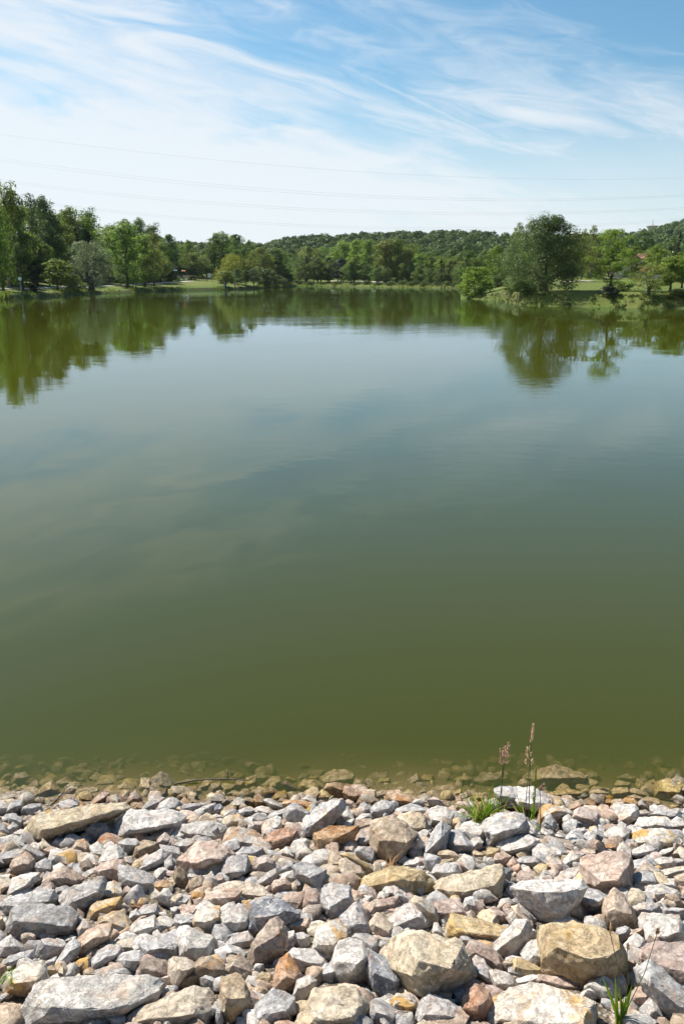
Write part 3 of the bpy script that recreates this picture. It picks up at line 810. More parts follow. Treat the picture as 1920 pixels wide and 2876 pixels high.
CNAME = dict(g='blue grey', d='dark slate', w='pale whitish', p='pinkish grey', t='ochre tan', s='sandy cream', o='orange stained', r='rusty brown', n='brown', m='wet olive brown')

TA, TB, TC, TD, TE, TF, TG, TH = '''w5 0,25 13,21 16,25 13,30 9,33 0,31
w6 16,23 22,21 28,23 31,26 30,32 22,34 14,30
w5 0,31 5,31 9,34 7,40 0,44
g4 7,37 13,30 19,30 21,34 18,40 10,44 7,41
g3 20,37 28,33 36,33 38,38 34,43 24,44 20,41
n3 20,47 27,43 33,45 30,48 22,51
g4 8,45 13,43 20,46 21,53 17,57 10,52
g4 0,50 5,52 8,58 6,64 0,66
g4 6,56 12,50 16,53 15,58 9,62
n4 22,50 27,47 31,49 26,56 23,55
g5 34,42 41,39 48,39 52,41 46,43 36,44
n4 46,36 53,30 58,33 58,38 53,40 47,40
p5 56,32 64,27 70,31 70,34 60,38 57,37
n5 74,26 83,23 87,28 83,32 77,31 74,29
p5 80,35 88,26 95,21 99,24 96,30 90,34
p4 73,34 75,31 80,34 78,37 72,38
w5 58,39 66,36 73,36 71,39 60,40
p5 93,33 96,27 107,24 114,27 117,31 114,35 100,34
p3 117,28 124,21 128,25 131,30 127,36 120,35 116,32
s8 25,53 38,43 60,39 85,34 108,34 114,37 108,42 90,46 70,51 63,57 60,62 47,68 42,66 25,60#large flat sandy slab
g5 136,12 148,4 153,6 158,12 162,15 157,20 148,21 140,19#peaked grey rock standing in the water
n5 141,24 146,19 152,18 154,23 151,27 144,26
g4 131,36 138,29 142,26 150,28 148,33 141,41 134,41
g6 142,40 148,31 157,27 163,30 165,37 160,42 150,42
p4 124,35 129,31 133,34 131,38 125,39
w7 102,62 108,50 115,43 122,38 133,41 150,39 160,41 168,46 165,54 140,60 125,58 110,66#broad whitish rock with an ochre patch
w5 105,42 111,42 111,47 104,50 98,48 90,47
p4 90,48 98,46 106,50 107,54 98,54
g3 78,57 86,50 95,51 101,57 101,61 93,66 86,69 80,62#dark grey block under the sandy slab
w4 100,54 106,54 107,58 103,62 101,60
w5 71,64 77,60 80,60 85,67 84,70 75,67
r3 58,63 65,57 69,60 68,64 62,65
w5 14,59 19,56 25,57 25,62 18,64 15,62
w5 25,61 33,59 38,59 41,65 38,68 29,69 24,66
g4 47,69 53,60 58,59 58,64 54,65 49,70
g3 48,70 53,65 65,64 71,67 69,73 58,74 49,73
w7 0,65 12,61 20,65 29,69 28,74 18,73 8,69 0,70
p6 0,70 8,69 20,73 22,78 10,80 0,77
s5 38,72 40,65 44,68 49,72 45,75 43,77 38,76
w5 31,71 38,67 38,75 33,74
g5 0,79 10,77 20,74 26,76 22,80 12,88 3,90 0,89
g4 22,75 27,71 34,75 43,80 42,84 34,87 30,83 25,80
p5 10,89 17,81 24,78 30,84 31,93 24,97 14,99 11,94
p5 42,75 47,72 50,74 57,75 55,80 48,84 44,80
n4 54,75 61,72 64,75 60,78 56,77
p5 67,74 72,67 77,66 82,71 83,78 76,83 70,80
w8 82,72 90,69 96,72 97,76 92,82 88,82 84,77#small bright white block
w5 87,69 97,63 104,66 107,69 106,72 98,73 95,71
w6 48,86 51,79 60,77 70,79 74,83 73,88 66,89 56,87 52,90
w7 90,91 95,80 100,73 106,71 111,75 115,81 113,88 106,86 99,88
g4 110,69 117,65 124,66 127,69 125,76 117,82 114,77
r3 123,62 129,59 134,61 135,66 129,70 126,69
p6 136,68 140,60 150,54 157,55 156,62 148,64 143,68
p4 142,73 146,64 151,60 156,64 154,72 148,76
n3 124,81 126,73 135,68 143,69 144,75 136,80 129,86
g4 147,76 150,69 157,64 157,76
g5 34,88 42,83 46,86 48,92 44,98 38,98 34,93
w5 75,86 82,79 86,80 91,87 87,90 88,93 76,88
n3 75,87 81,84 86,91 84,97 77,101 74,96
p5 125,90 128,83 134,79 137,81 130,87
g6 126,90 138,80 147,75 152,80 150,86 145,90 133,95 128,94#tilted grey wedge left of centre
w4 115,82 121,81 125,88 123,92 116,89
w7 48,95 50,89 56,87 63,91 58,94 52,96
g4 63,90 67,87 72,90 75,97 70,98 64,93
p5 40,104 50,95 60,91 68,95 76,102 74,108 66,110 55,108 46,112 41,107
p5 83,97 88,90 92,96 88,102 83,103
p5 89,93 95,88 103,85 111,86 113,90 113,100 111,107 103,104 91,99
g5 111,97 113,90 122,92 133,96 140,100 143,106 145,113 135,117 124,114 113,108#mottled grey rock with black patches
w6 9,112 14,101 28,97 36,97 35,102 27,109 14,118 8,118
p3 35,100 40,96 43,100 40,104 36,107
g4 6,96 8,92 12,92 13,95 7,98
r4 7,99 9,96 13,98 12,101 8,102
p4 32,86 34,87 35,94 31,96
s6 0,100 6,101 13,104 9,110 3,116 0,117
w6 17,118 25,113 38,108 47,108 49,118 33,120
g4 50,115 53,110 60,108 65,111 64,118 51,119
o6 94,118 98,108 104,104 109,106 113,118 103,121
p4 112,113 118,108 126,112 131,118 122,120
p5 142,100 146,95 152,97 155,101 149,104 143,103
r4 143,108 150,103 157,105 157,116 148,117
g5 151,97 152,85 157,80 160,90 157,97|
w5 1,18 5,17 12,17 19,20 20,25 14,30 8,30 4,27 1,23#pale lumpy rock behind the water's edge stones
g4 20,23 23,22 25,25 24,29 20,28
g4 32,31 42,24 47,25 51,31 52,34 45,35 38,32
w5 18,29 21,28 33,31 28,33 20,32
g3 9,37 14,33 25,32 31,33 32,35 24,38 19,41 10,41
g3 21,40 30,35 39,32 40,35 37,38 35,43 30,46 22,43
d3 35,42 38,35 44,33 47,36 46,42 41,45
w4 33,45 41,42 46,44 40,48 33,50
s5 57,24 70,19 73,23 72,27 62,26
n4 85,19 93,18 98,21 95,26 88,28 85,24
o5 93,27 98,22 104,21 108,28 106,31 98,31#small orange stained rock at the waterline
n4 103,14 106,11 113,15 117,19 112,21 106,19
p4 142,20 145,15 152,14 160,15 164,17 163,24 157,30 149,29 147,24#pinkish brown rock at the waterline in the middle
w5 120,28 127,25 132,28 134,34 130,36 124,31
p4 133,25 139,23 143,27 138,29 133,29
g4 135,32 137,29 142,30 144,33 138,35
w5 49,26 58,26 61,28 56,31 52,32
w6 55,33 61,27 66,28 69,34 64,36 57,37
n3 66,29 70,27 76,28 77,33 75,36 68,34
p5 77,26 82,24 86,30 87,33 79,36 77,33
w5 86,29 92,28 100,32 103,36 97,39 93,38
r6 104,33 108,30 118,30 128,32 131,38 129,43 122,36 113,34 106,36
g3 102,44 106,37 113,33 119,36 126,41 126,45 121,53 110,54 103,51#big rounded grey rock below the rust topped one
w4 58,40 68,36 76,37 76,43 70,44 60,43
w6 77,37 84,35 89,36 94,40 88,45 85,42 79,40
p5 5,36 9,35 10,40 7,42
w5 0,43 6,42 10,45 7,48 1,48
p4 10,42 15,40 19,42 14,47 11,47
p4 13,47 21,41 28,43 33,47 30,50 20,49
w5 36,50 42,46 47,46 46,51 40,51
s5 47,40 50,35 53,38 57,42 52,45 47,46
o5 48,48 54,44 62,43 67,47 64,52 54,55 48,51
w5 64,55 68,49 71,50 72,56 68,58
g4 70,46 80,41 86,45 87,49 80,52 74,51
n3 71,50 80,49 86,49 84,57 81,61 75,57
g5 88,45 92,41 104,37 107,38 102,44 94,47 89,48
w6 84,55 88,48 96,45 101,47 100,55 96,59 87,63 84,60#round white rock left of the rounded grey one
r5 86,68 91,60 106,55 113,58 118,67 115,75 104,74 91,73#large pinkish tan rock in the middle
g5 118,65 120,53 130,42 138,34 152,31 157,32 157,38 150,40 146,48 140,53 136,60 134,67 126,67#long blue grey rock leaning up to the right
p4 147,46 152,41 156,46 157,51 153,56 148,51
n4 140,54 145,49 150,51 149,56 142,57
r3 134,66 135,60 146,55 157,56 168,55 165,70 157,78 147,82 138,77#large rusty tan rock near the middle
w8 11,56 14,52 24,50 38,50 46,52 48,55 44,67 36,68 26,66 16,61#white block with a pale top and hollow face
n5 0,52 9,49 12,53 9,57 2,58
w4 0,60 6,57 11,58 13,64 8,67 1,65
p3 45,63 47,57 50,58 48,65
o6 47,69 50,60 56,55 64,55 75,58 84,65 86,70 80,73 65,74 53,73
p3 53,70 57,66 64,66 64,71 58,76 54,74
w5 80,63 84,61 86,66 84,68
p7 8,85 20,73 26,69 38,68 46,70 53,78 58,82 48,85 45,90 30,92 15,98 9,92#large flat pinkish slab with a grey front
w5 5,70 14,65 21,66 22,70 17,76 13,80 8,74
n4 0,64 6,66 7,74 4,76 0,75
p4 0,77 7,76 13,79 9,84 0,81
g4 58,77 64,74 66,78 61,80
g4 63,79 67,73 75,73 83,74 80,79 75,83 74,87 70,89 66,84
p4 79,78 83,74 88,76 85,81 80,81
g3 88,81 89,75 96,76 100,78 108,83 106,86 94,86 89,84
w5 99,77 106,73 113,77 114,84 109,84 104,80
w5 115,78 117,72 123,71 126,75 132,79 126,81 117,86
w6 119,87 125,81 134,79 143,83 141,87 134,90 126,88
g5 132,79 138,77 145,83 143,86 136,83
g8 46,93 50,84 60,81 68,81 70,88 69,94 62,99 52,102 47,98#smooth oval light grey rock
p4 77,89 80,83 87,81 93,85 95,92 90,95 82,99 77,94
g3 98,96 104,87 110,85 115,88 113,94 104,97
w6 90,105 93,101 105,95 111,94 114,100 111,105 105,101 95,106
g6 114,92 117,89 125,88 135,92 140,94 139,105 138,114 133,114 122,104 116,100#big grey rock with tan edges right of centre
t6 145,96 146,80 149,76 157,79 160,88 152,94 148,98
s5 138,97 145,97 157,103 155,107 144,110 140,107
w5 71,98 74,95 80,95 77,99 72,100
g5 77,106 88,96 95,93 98,98 92,105 84,110
g4 27,96 30,93 34,93 33,98 29,100
w5 30,101 37,95 41,101 39,105 32,108
p4 39,105 42,100 47,99 50,104 46,107 41,110
n4 3,97 8,91 12,95 15,102 13,110 7,112 4,105
w4 15,102 17,97 23,97 26,98 20,104
n4 13,113 18,103 26,99 30,101 30,113 22,117 15,116
s6 39,118 48,107 60,104 80,107 87,112 93,118 75,121 45,121#broad sandy boulder below the oval grey rock
w5 34,115 40,109 46,108 42,113 37,118
g4 57,104 66,99 73,102 77,105 66,105
p5 91,112 95,104 104,101 109,107 109,112 98,114 92,118
g4 109,107 116,102 120,105 121,113 114,112
g5 95,117 101,112 110,113 121,114 123,119 100,120
o5 121,115 124,107 130,110 135,117 128,120
g5 139,111 145,106 152,104 153,108 143,113
w5 148,97 157,88 160,96 157,100
g4 85,110 89,108 91,114 87,114
n3 69,92 73,90 75,94 71,96|
p6 2,22 5,17 12,16 18,17 26,22 27,25 20,27 14,32 7,29#speckled pinkish boulder at the waterline
g5 20,28 24,25 30,23 34,29 31,31 24,30
p4 14,32 17,27 26,29 27,34 22,35 15,35
s5 11,13 13,9 19,10 23,13 20,17
p4 1,32 6,29 10,31 14,36 12,41 6,37
g5 0,35 6,34 9,38 9,42 0,41
w5 0,42 5,38 10,43 10,48 3,51
g4 11,45 17,33 20,32 26,36 26,40 16,45
w5 10,48 18,42 24,42 26,45 20,49 13,50
g5 27,36 37,30 43,32 47,37 46,41 38,42 33,46 27,47 25,43 30,40
p5 41,23 45,21 53,21 60,25 69,28 71,33 66,35 50,36 43,30#long pinkish rock lying at the waterline
w8 71,33 73,27 77,25 80,28 83,33 80,37 73,36#bright white stone at the waterline
w5 36,29 41,28 43,31 40,32
g4 45,47 51,38 62,33 69,35 78,38 79,44 74,43 62,43 50,48
w6 79,43 80,39 88,36 94,37 100,41 102,50 100,53 88,52 81,55 80,49#pale rock with a flat front left of the grass tuft
s6 48,48 55,44 64,41 70,42 78,48 79,54 76,62 66,61 54,54
t5 26,66 30,50 40,46 56,50 67,60 58,64 58,80 50,88 34,87 28,76#big tan block with a shaded front
n4 9,54 14,48 25,47 32,53 31,58 25,58 14,63 10,61
g6 13,64 18,57 27,55 31,58 32,64 26,70 20,74 15,70#round grey rock perched left of the tan block
n3 3,53 8,55 9,62 4,64
w4 3,50 8,48 9,54 3,53
g4 57,68 60,62 68,60 73,68 72,75 66,80 60,82 57,76
p6 71,64 75,61 79,64 77,69 73,71
g5 72,80 79,66 87,53 90,51 97,56 96,63 93,77 84,82 75,83#tall grey wedge with a pale back
g5 95,68 102,58 108,58 115,66 120,72 119,78 112,79 100,78 96,74
t4 102,56 102,47 107,46 110,52 104,58
w5 108,57 113,51 119,50 128,54 130,60 127,68 121,70 114,63 108,59
g6 128,57 133,48 143,43 157,42 167,46 170,52 168,58 155,65 144,73 132,72 128,66#large grey boulder under the grass
g5 139,21 146,18 157,18 160,20 164,30 158,38 150,36 143,28#blue grey rock behind the seed stalks
w7 162,35 157,24 163,19 175,18 186,24 193,33 190,38 176,40#rounded white boulder at the waterline
w5 104,32 108,24 113,22 116,27 110,30
w5 107,33 111,28 116,27 118,32 112,34
s5 115,27 130,22 133,25 127,30 118,31
p5 95,38 101,34 106,36 104,40 97,39
w5 131,30 140,28 146,33 145,40 135,37
g4 109,44 114,41 118,45 118,49 112,51 109,48
p3 99,42 106,40 108,43 101,45
g4 106,37 111,36 110,40 107,40
p5 0,72 5,69 8,67 13,74 12,82 6,79 0,77
g5 6,69 12,66 15,72 12,76
g4 12,77 16,73 22,73 28,75 29,84 30,90 24,88 15,82
w5 28,92 34,87 39,86 42,90 33,94
s8 0,94 0,85 6,83 14,84 19,91 20,100 13,104 5,101#cream rock with a round flat top
t5 0,80 8,79 16,83 28,92 30,95 22,99 18,90 8,84
t4 15,108 25,98 45,91 58,92 70,94 79,100 82,115 78,118 60,120 40,118 20,119#big ochre block behind the pale grey rock
g6 37,110 40,104 44,99 50,101 58,107 63,113 60,118 40,120 38,115#pale grey rock leaning on the ochre block
w5 55,90 60,84 68,82 76,84 75,90 66,92 58,92
g4 76,86 77,80 81,80 90,83 86,91 83,99 79,93
n4 84,80 88,78 92,81 88,84
s5 86,89 92,84 102,82 104,86 97,88 88,92
t4 94,80 99,76 103,79 100,82
g4 103,79 111,78 111,82 105,82
w5 104,88 108,83 113,85 114,90 108,96 105,93
g6 83,96 88,89 98,88 103,89 107,97 101,102 92,106 88,102#grey rock sitting on the sandy boulder
s6 82,118 85,106 95,100 107,104 118,96 128,92 140,90 145,93 137,104 132,112 140,118 100,121#big sandy boulder with gravel on top
t5 118,78 122,75 129,78 130,82 120,82
t5 132,78 135,73 143,74 144,79 138,84 134,85
w6 144,74 148,68 157,64 170,62 178,66 183,70 170,74 172,80 160,78 150,79
p4 138,86 142,79 148,77 154,81 152,87 147,92 141,90
r4 152,88 157,82 161,86 163,95 156,96
d4 133,104 139,93 147,92 154,94 151,106 147,112 138,110#dark grey cube on the sandy boulder
g4 145,117 152,111 157,110 160,118
w4 66,107 71,105 76,110 74,118 67,116
p3 0,105 5,102 6,107 0,109
w5 0,110 5,109 8,114 5,119 0,119|
o5 24,45 28,37 34,34 44,36 52,40 55,44 48,45 42,44 35,46 30,49 27,53 24,50#orange and white rock right of the green stalk
p5 42,29 46,26 52,26 55,29 52,35 48,37 43,33
n4 50,38 54,31 59,30 64,34 61,40 55,43
d4 62,25 65,22 69,25 67,28 63,28
w6 58,31 62,28 66,30 68,35 63,36
p6 65,30 69,27 75,29 77,33 75,36 68,36
o6 77,30 83,28 97,28 100,30 95,32 87,34 79,33
r5 101,29 104,27 110,28 113,31 115,37 107,34 101,33
p5 88,36 93,32 100,31 101,34 94,38 90,40
g4 114,32 118,29 122,33 126,39 118,38
w7 93,37 98,34 110,34 113,37 114,44 108,46 100,50 96,46#white squarish rock on the right, near the water
p4 94,51 99,43 106,41 111,46 105,51 100,53
w4 114,39 121,38 126,41 120,45 114,44
w6 126,38 132,36 139,36 142,39 132,41 127,40
g4 125,42 133,40 141,39 150,37 153,43 147,49 141,48 135,43 128,45
w6 152,40 157,39 160,46 155,47
w6 113,53 118,46 128,45 136,46 142,52 145,59 138,57 128,56 118,59 114,56#big pale rock above the rock with an ochre crust
w5 142,51 150,45 157,48 157,55 149,59 143,57
p5 54,47 58,40 63,37 72,39 78,43 80,56 73,57 62,49#purplish pink rock among the small stones
p5 68,38 72,34 77,36 80,41 74,41
p5 77,36 82,33 87,35 89,42 83,44 79,41
w5 78,44 84,40 88,43 86,46 80,47
n4 82,47 88,44 94,46 94,50 88,52 83,49
w4 46,46 51,43 57,48 60,52 56,57 49,54
g4 57,50 62,47 69,50 72,55 68,58 60,55
n4 36,45 40,42 46,43 45,50 41,52
g4 25,57 30,45 34,43 38,49 41,56 36,60 29,58#pointed grey wedge right of the green stalk
w8 10,58 11,50 18,48 22,50 23,57 20,62 11,61#white cube at the foot of the green stalk
w5 24,61 28,57 35,57 38,61 32,66 26,67
p5 30,58 34,56 39,60 35,62
g5 51,60 57,56 64,55 66,58 61,63 62,67 54,66
w5 38,62 42,58 48,61 50,66 43,66
w4 49,60 55,65 54,67 50,64
g5 64,63 69,58 76,60 79,68 75,70 69,71 65,67
g4 74,57 77,55 82,60 86,66 82,69 78,66
w6 84,60 90,55 99,53 106,57 105,64 100,70 92,68 86,65#pale rock left of the rock with an ochre crust
p5 81,55 87,51 94,52 90,55 84,59
w6 104,54 109,52 114,57 112,61 106,62
o7 106,63 112,60 120,57 130,56 140,57 146,62 150,69 143,74 132,73 122,71 113,73 110,68#large pale rock with an ochre crust on top
p5 146,61 153,64 155,69 150,70
g5 102,69 105,65 111,66 112,74 107,75
n5 30,65 33,62 42,66 52,68 57,73 58,77 50,79 42,74 33,70#long brown grey rock slanting down to the right
g4 53,70 60,67 66,70 65,75 58,74
r5 67,73 72,70 88,69 95,70 95,74 86,76 73,75#flat rusty stone among grey ones
g4 95,76 98,69 103,72 106,78 96,78
w5 77,78 80,75 88,74 91,77 80,80
w6 106,77 113,74 120,70 128,74 129,78 119,82 110,79
w5 30,80 34,73 40,74 45,77 47,82 42,85 33,83
p5 59,77 66,74 75,75 77,79 68,82 60,83
g5 17,77 25,69 32,72 30,80 22,79
n4 2,73 8,72 16,77 18,81 5,82
g5 4,85 10,81 20,81 25,85 24,91 14,90 5,88#flat light grey stone with a dark right side
g5 20,81 24,77 34,86 30,92 25,90
p4 31,87 36,85 44,85 46,90 38,98 33,95
w5 46,84 54,76 60,81 57,88 49,91
p7 60,87 70,81 85,78 98,78 108,83 112,87 100,90 103,98 107,105 96,109 88,117 76,113 63,100 60,92#biggest pinkish tan boulder on the right
g4 101,85 105,82 109,86 104,88
w5 100,91 104,87 112,92 112,97 107,100 102,98
g4 105,89 112,84 117,87 110,91
g5 117,83 124,79 132,80 135,82 122,86
g4 121,86 126,82 131,87 135,93 126,90
w5 130,85 136,82 144,82 148,87 146,91 137,93 132,89
g4 148,83 157,83 157,89 150,90
w6 129,79 137,74 147,72 142,79 133,80
p5 142,79 150,73 157,73 157,82 148,82
s5 112,96 116,90 122,87 132,93 135,98 130,104 121,96
g6 108,103 112,97 119,94 127,97 131,105 126,109 118,112 110,107
o6 135,94 142,92 157,90 157,96 148,99 137,101
p5 148,100 157,97 157,115 152,109
w6 133,105 137,102 147,102 151,108 149,113 140,110 134,109
p5 88,118 95,107 104,106 113,111 117,116 110,120 95,121
w6 119,115 126,108 136,107 148,112 152,118 135,121
w7 38,101 44,95 52,92 59,91 61,97 62,103 50,104 39,104#bright white rock left of the biggest pinkish boulder
p5 7,101 9,92 14,90 18,95 23,101 15,101
g3 19,91 24,92 27,97 21,97
w5 27,97 29,93 36,96 39,103 34,102
o5 8,104 13,101 25,99 36,102 33,105 12,107
w5 0,103 7,103 7,107 2,108
r4 0,90 5,88 8,93 7,100 2,98
w5 1,110 8,106 30,104 60,104 66,110 60,118 45,140 30,146 20,142 14,125 5,118#big grey white slab with rust veins on its front
g6 60,116 68,112 76,113 84,118 80,128 73,134 66,130 61,122#bluish grey rock right of the rust veined slab
g5 145,18 148,10 152,7 157,11 165,18 170,25 162,28 150,23#pointed grey rock at the waterline on the far right
n4 36,29 40,25 44,27 40,31|
g7 0,12 8,3 20,0 33,-3 45,-4 48,3 44,9 30,9 20,9 10,16 4,20 0,17#long pale grey rock at the left edge
g6 59,9 66,-6 80,-9 90,-15 96,-12 92,0 84,12 76,18 68,12#grey rock right of the rough grey boulder
g6 9,22 14,14 23,8 40,8 62,11 70,17 73,24 70,33 60,37 45,40 30,42 16,41 10,35#rough grey boulder resting on others at the left
g4 3,28 5,24 10,25 10,34 6,34
p5 70,22 72,13 77,17 76,23 73,27
t4 78,22 82,12 90,7 99,6 108,3 110,8 103,15 95,18 90,24 82,24
t4 88,29 94,21 104,17 113,15 118,25 121,33 118,38 110,39 101,38 97,31#ochre brown block with a shaded front
g6 107,15 110,9 116,9 121,14 118,16 110,16
r4 120,10 125,8 129,11 126,14
g5 127,15 133,10 142,8 147,13 144,18 137,21 129,20
g4 117,25 120,17 125,13 128,18 125,24 119,28
g5 72,31 77,23 80,23 86,32 80,37 74,39
p6 71,43 80,34 93,28 100,28 101,34 97,42 85,50 77,58 74,52#long pinkish rock slanting up beside the ochre block
w5 57,42 65,37 69,38 69,43 64,43
g3 34,49 38,42 46,41 55,43 60,46 60,50 52,56 40,59 35,55#shaded rock under the rough grey boulder
g5 52,62 58,54 62,46 67,42 72,45 73,50 68,58 62,64 55,68
w4 0,46 5,41 10,38 15,43 20,48 14,54 6,59 0,58
g4 0,64 10,56 20,53 28,51 30,58 24,62 10,67 3,70
o6 2,78 8,72 20,66 36,62 40,68 42,77 37,84 32,92 24,93 16,88 5,87#pale rock with a rust stripe across its front
t4 41,68 48,65 55,69 50,74 43,78
w6 44,77 55,70 66,63 70,67 69,76 56,77 44,80
t3 71,66 76,60 81,57 80,64 77,70 72,72
g6 86,60 92,52 100,47 108,48 113,54 105,60 95,66 88,69
s7 88,47 105,44 122,40 132,42 128,52 120,55 112,50 100,46
g5 108,60 115,54 127,52 133,60 132,64 126,73 120,70 109,63
g6 131,44 146,37 157,36 166,40 164,50 162,56 150,62 136,58 133,50
w5 120,30 128,24 140,20 143,25 147,32 140,37 128,41 123,42
p5 119,28 128,20 133,20 126,25 121,31
w5 141,27 147,20 152,20 158,24 158,34 148,36 144,32
w4 146,16 152,15 155,20 148,21
g6 88,70 97,66 110,63 118,65 122,71 122,76 108,77 98,78 90,78
n4 77,70 83,67 87,69 90,78 85,80 78,76
s4 69,74 73,72 77,77 72,79
n5 129,74 131,62 136,59 150,61 155,66 154,80 150,83 143,78#square brown veined block
w7 26,100 30,88 38,81 48,78 70,79 90,79 110,76 128,75 140,77 149,83 142,88 140,96 125,104 112,113 100,113 82,105 78,112 73,118 27,120#huge whitish boulder at the bottom left
g4 141,89 150,84 160,84 163,87 158,95 142,98
w5 76,115 82,106 90,108 104,112 107,117 100,121 78,121
s7 108,118 118,112 135,100 143,97 165,88 176,84 188,86 195,97 198,110 196,121 150,124 112,122#large sandstone slab at the bottom edge
t4 0,104 6,100 14,101 16,106 26,108 27,119 10,118 0,116
w4 0,114 5,113 8,119 0,121
g3 30,60 36,58 39,62 34,65
g3 40,62 52,56 50,64 42,67|
g4 0,5 8,0 18,1 17,7 14,14 6,11 0,9
r3 18,2 22,-2 31,-2 31,8 25,13 19,8
p4 15,9 18,4 22,13 18,16
p5 33,5 36,-2 52,-5 62,-3 60,6 50,16 44,15 36,8
w5 0,12 6,11 6,17 2,20
g4 3,27 6,19 15,18 20,20 19,30 12,36 5,30
o5 20,23 27,13 36,10 43,12 46,19 46,28 42,31 33,36 22,31 19,26#rock with a bright orange right face
w6 47,19 54,15 62,9 70,16 73,24 71,31 60,34 50,37 47,30#pale grey cracked rock right of the orange faced one
o5 66,6 73,5 77,8 75,16 71,17 67,11
o5 80,4 83,0 92,-1 95,3 88,6 82,6
g5 95,0 100,-1 105,1 102,6 97,4
p4 102,6 107,0 122,-3 121,8 119,17 112,15 105,12
d5 71,35 75,20 78,9 88,6 97,5 103,8 106,13 116,18 115,21 104,26 100,30 86,33 78,41#big dark slate blue rock
n4 70,60 74,47 81,36 90,25 96,23 101,27 104,35 104,46 98,56 84,66 76,67#big brown rock with a white vein
w5 49,47 58,37 69,34 76,42 75,46 65,48 55,48
w5 39,57 43,50 53,46 62,49 68,54 64,60 58,56 48,60 40,60
p4 40,60 50,57 58,60 52,66 46,67
n3 49,70 55,63 63,55 69,61 74,70 76,76 66,80 58,75 50,77
w6 6,56 9,38 14,32 20,32 26,37 38,40 40,47 36,53 30,59 20,62 10,60#large white angular rock below the orange faced one
p5 0,31 4,29 11,36 8,41 2,37
g3 38,40 46,36 50,43 48,46 40,45
g3 51,37 62,34 60,38 52,43
g4 0,40 6,44 7,50 6,58 0,60
s5 0,62 4,59 14,60 22,65 20,70 12,78 4,87 0,85
n4 21,67 28,60 36,58 43,62 50,70 49,76 40,80 32,86 26,80 24,72
n4 10,82 14,72 24,70 25,78 20,86 12,86
t5 45,100 46,86 48,77 60,75 66,80 70,90 72,100 66,108 60,115 54,117 48,110#tall ochre and grey rock standing upright
w5 68,82 72,75 78,76 83,86 83,91 76,89 69,87
t3 80,76 84,72 91,73 93,80 90,90 84,88
r6 92,84 95,74 101,60 107,56 112,62 118,72 120,76 112,84 105,89 96,88#pinkish orange pyramid shaped rock
w5 109,55 115,50 118,52 132,51 138,57 142,65 134,70 123,74 116,66#white block right of the pinkish orange pyramid
g5 138,70 142,64 150,63 151,75 146,82 140,78
g4 113,92 117,79 126,75 132,80 132,86 125,92 119,100 113,97
g3 104,36 112,34 114,42 110,50 105,52
g4 114,36 121,35 127,39 127,46 119,50 115,44
p5 103,28 108,23 125,21 127,28 127,36 118,35 108,34
o5 127,32 129,25 136,24 141,26 137,31 131,37
o6 128,52 131,40 136,30 148,25 157,29 162,35 160,48 150,58 142,60 134,54#big orange patched rock near the bottom middle
g4 126,24 131,13 140,18 145,24 136,23
p5 122,10 124,-4 133,-4 139,3 137,13 128,20
g6 139,-3 150,-8 162,-6 164,6 158,18 150,24 143,18 140,10
g4 148,24 157,19 158,26 152,27
w5 71,105 70,90 78,90 88,94 84,100 78,108
g6 75,110 80,100 88,93 94,88 103,91 112,96 114,104 108,110 102,118 88,121 78,118#rough grey rock at the bottom in the middle
s7 117,121 120,105 126,88 134,86 157,84 168,86 178,100 180,121 140,124#large cream block at the bottom in the middle
w5 149,60 153,48 157,44 164,42 174,44 182,55 184,68 178,74 168,80 157,84 152,75#large pale rock with a dark pink front
p4 134,84 140,82 148,84 145,86
g3 41,118 42,105 46,106 48,116 46,121
g3 60,112 74,112 76,121 60,121|
g5 0,20 8,13 13,9 18,13 21,22 26,34 22,38 12,38 4,42 2,30
n4 7,2 14,-1 17,5 18,10 8,12
w6 0,2 6,0 7,12 0,15
p6 26,11 31,5 42,3 50,1 50,8 46,17 36,15 28,14
w5 48,2 58,-1 60,3 55,11 50,9
s5 25,33 26,26 33,17 38,23 46,28 48,36 42,41 36,38 27,36
w6 43,24 52,14 62,9 72,13 80,21 77,28 68,34 56,36 46,31#clean white rock above the big cream boulder
o5 64,9 68,3 75,5 84,12 87,22 86,29 78,32 80,20 73,13
p5 85,14 90,6 99,5 106,10 112,16 118,21 110,20 98,19 88,27 86,20
g4 111,12 114,4 120,2 127,9 126,20 118,20
p5 126,22 133,14 139,11 148,17 150,24 144,26 136,21
w5 129,21 136,17 142,20 142,26 132,23
g4 142,14 146,4 152,3 157,8 157,14 148,15
n4 149,14 157,13 157,28 150,26
t6 89,28 96,21 104,18 112,21 124,23 140,27 150,29 146,34 140,41 133,46 124,42 115,38 104,38 97,37#long rough tan rock above the long pale one
w5 83,36 85,26 88,26 93,34 94,39 87,40
w6 134,47 146,36 157,25 166,24 172,30 168,42 158,57 148,59 141,50#long pale rock slanting up to the right
p5 114,50 116,45 122,43 132,47 142,53 147,62 146,70 136,72 128,62 118,58
g5 118,73 118,64 124,58 130,60 136,70 142,80 139,86 132,84 124,78
g4 108,41 109,36 114,35 120,42 117,47 114,52 110,47
s6 32,53 42,43 55,36 70,35 84,41 100,41 107,46 112,56 118,71 110,74 105,88 92,92 76,97 62,92 58,78 47,66 40,57#very big cream boulder with a shaded front
g4 10,41 14,37 24,38 33,42 32,50 25,62 20,56 17,46
p4 27,39 31,37 38,38 41,42 34,46
d6 24,64 29,55 38,58 47,67 53,76 53,82 46,90 35,95 30,90 27,78#dark blue grey blade left of the big cream boulder
n3 54,84 58,79 60,90 54,90
o5 46,99 52,91 60,93 71,96 70,104 62,110 52,107 47,103
g5 25,107 28,99 34,96 42,102 50,106 52,115 45,121 30,119
n3 25,95 30,90 34,95 28,100
g5 70,108 75,98 82,92 90,95 98,98 106,103 114,110 117,120 90,122 68,118#grey white rock at the bottom under the cream boulder
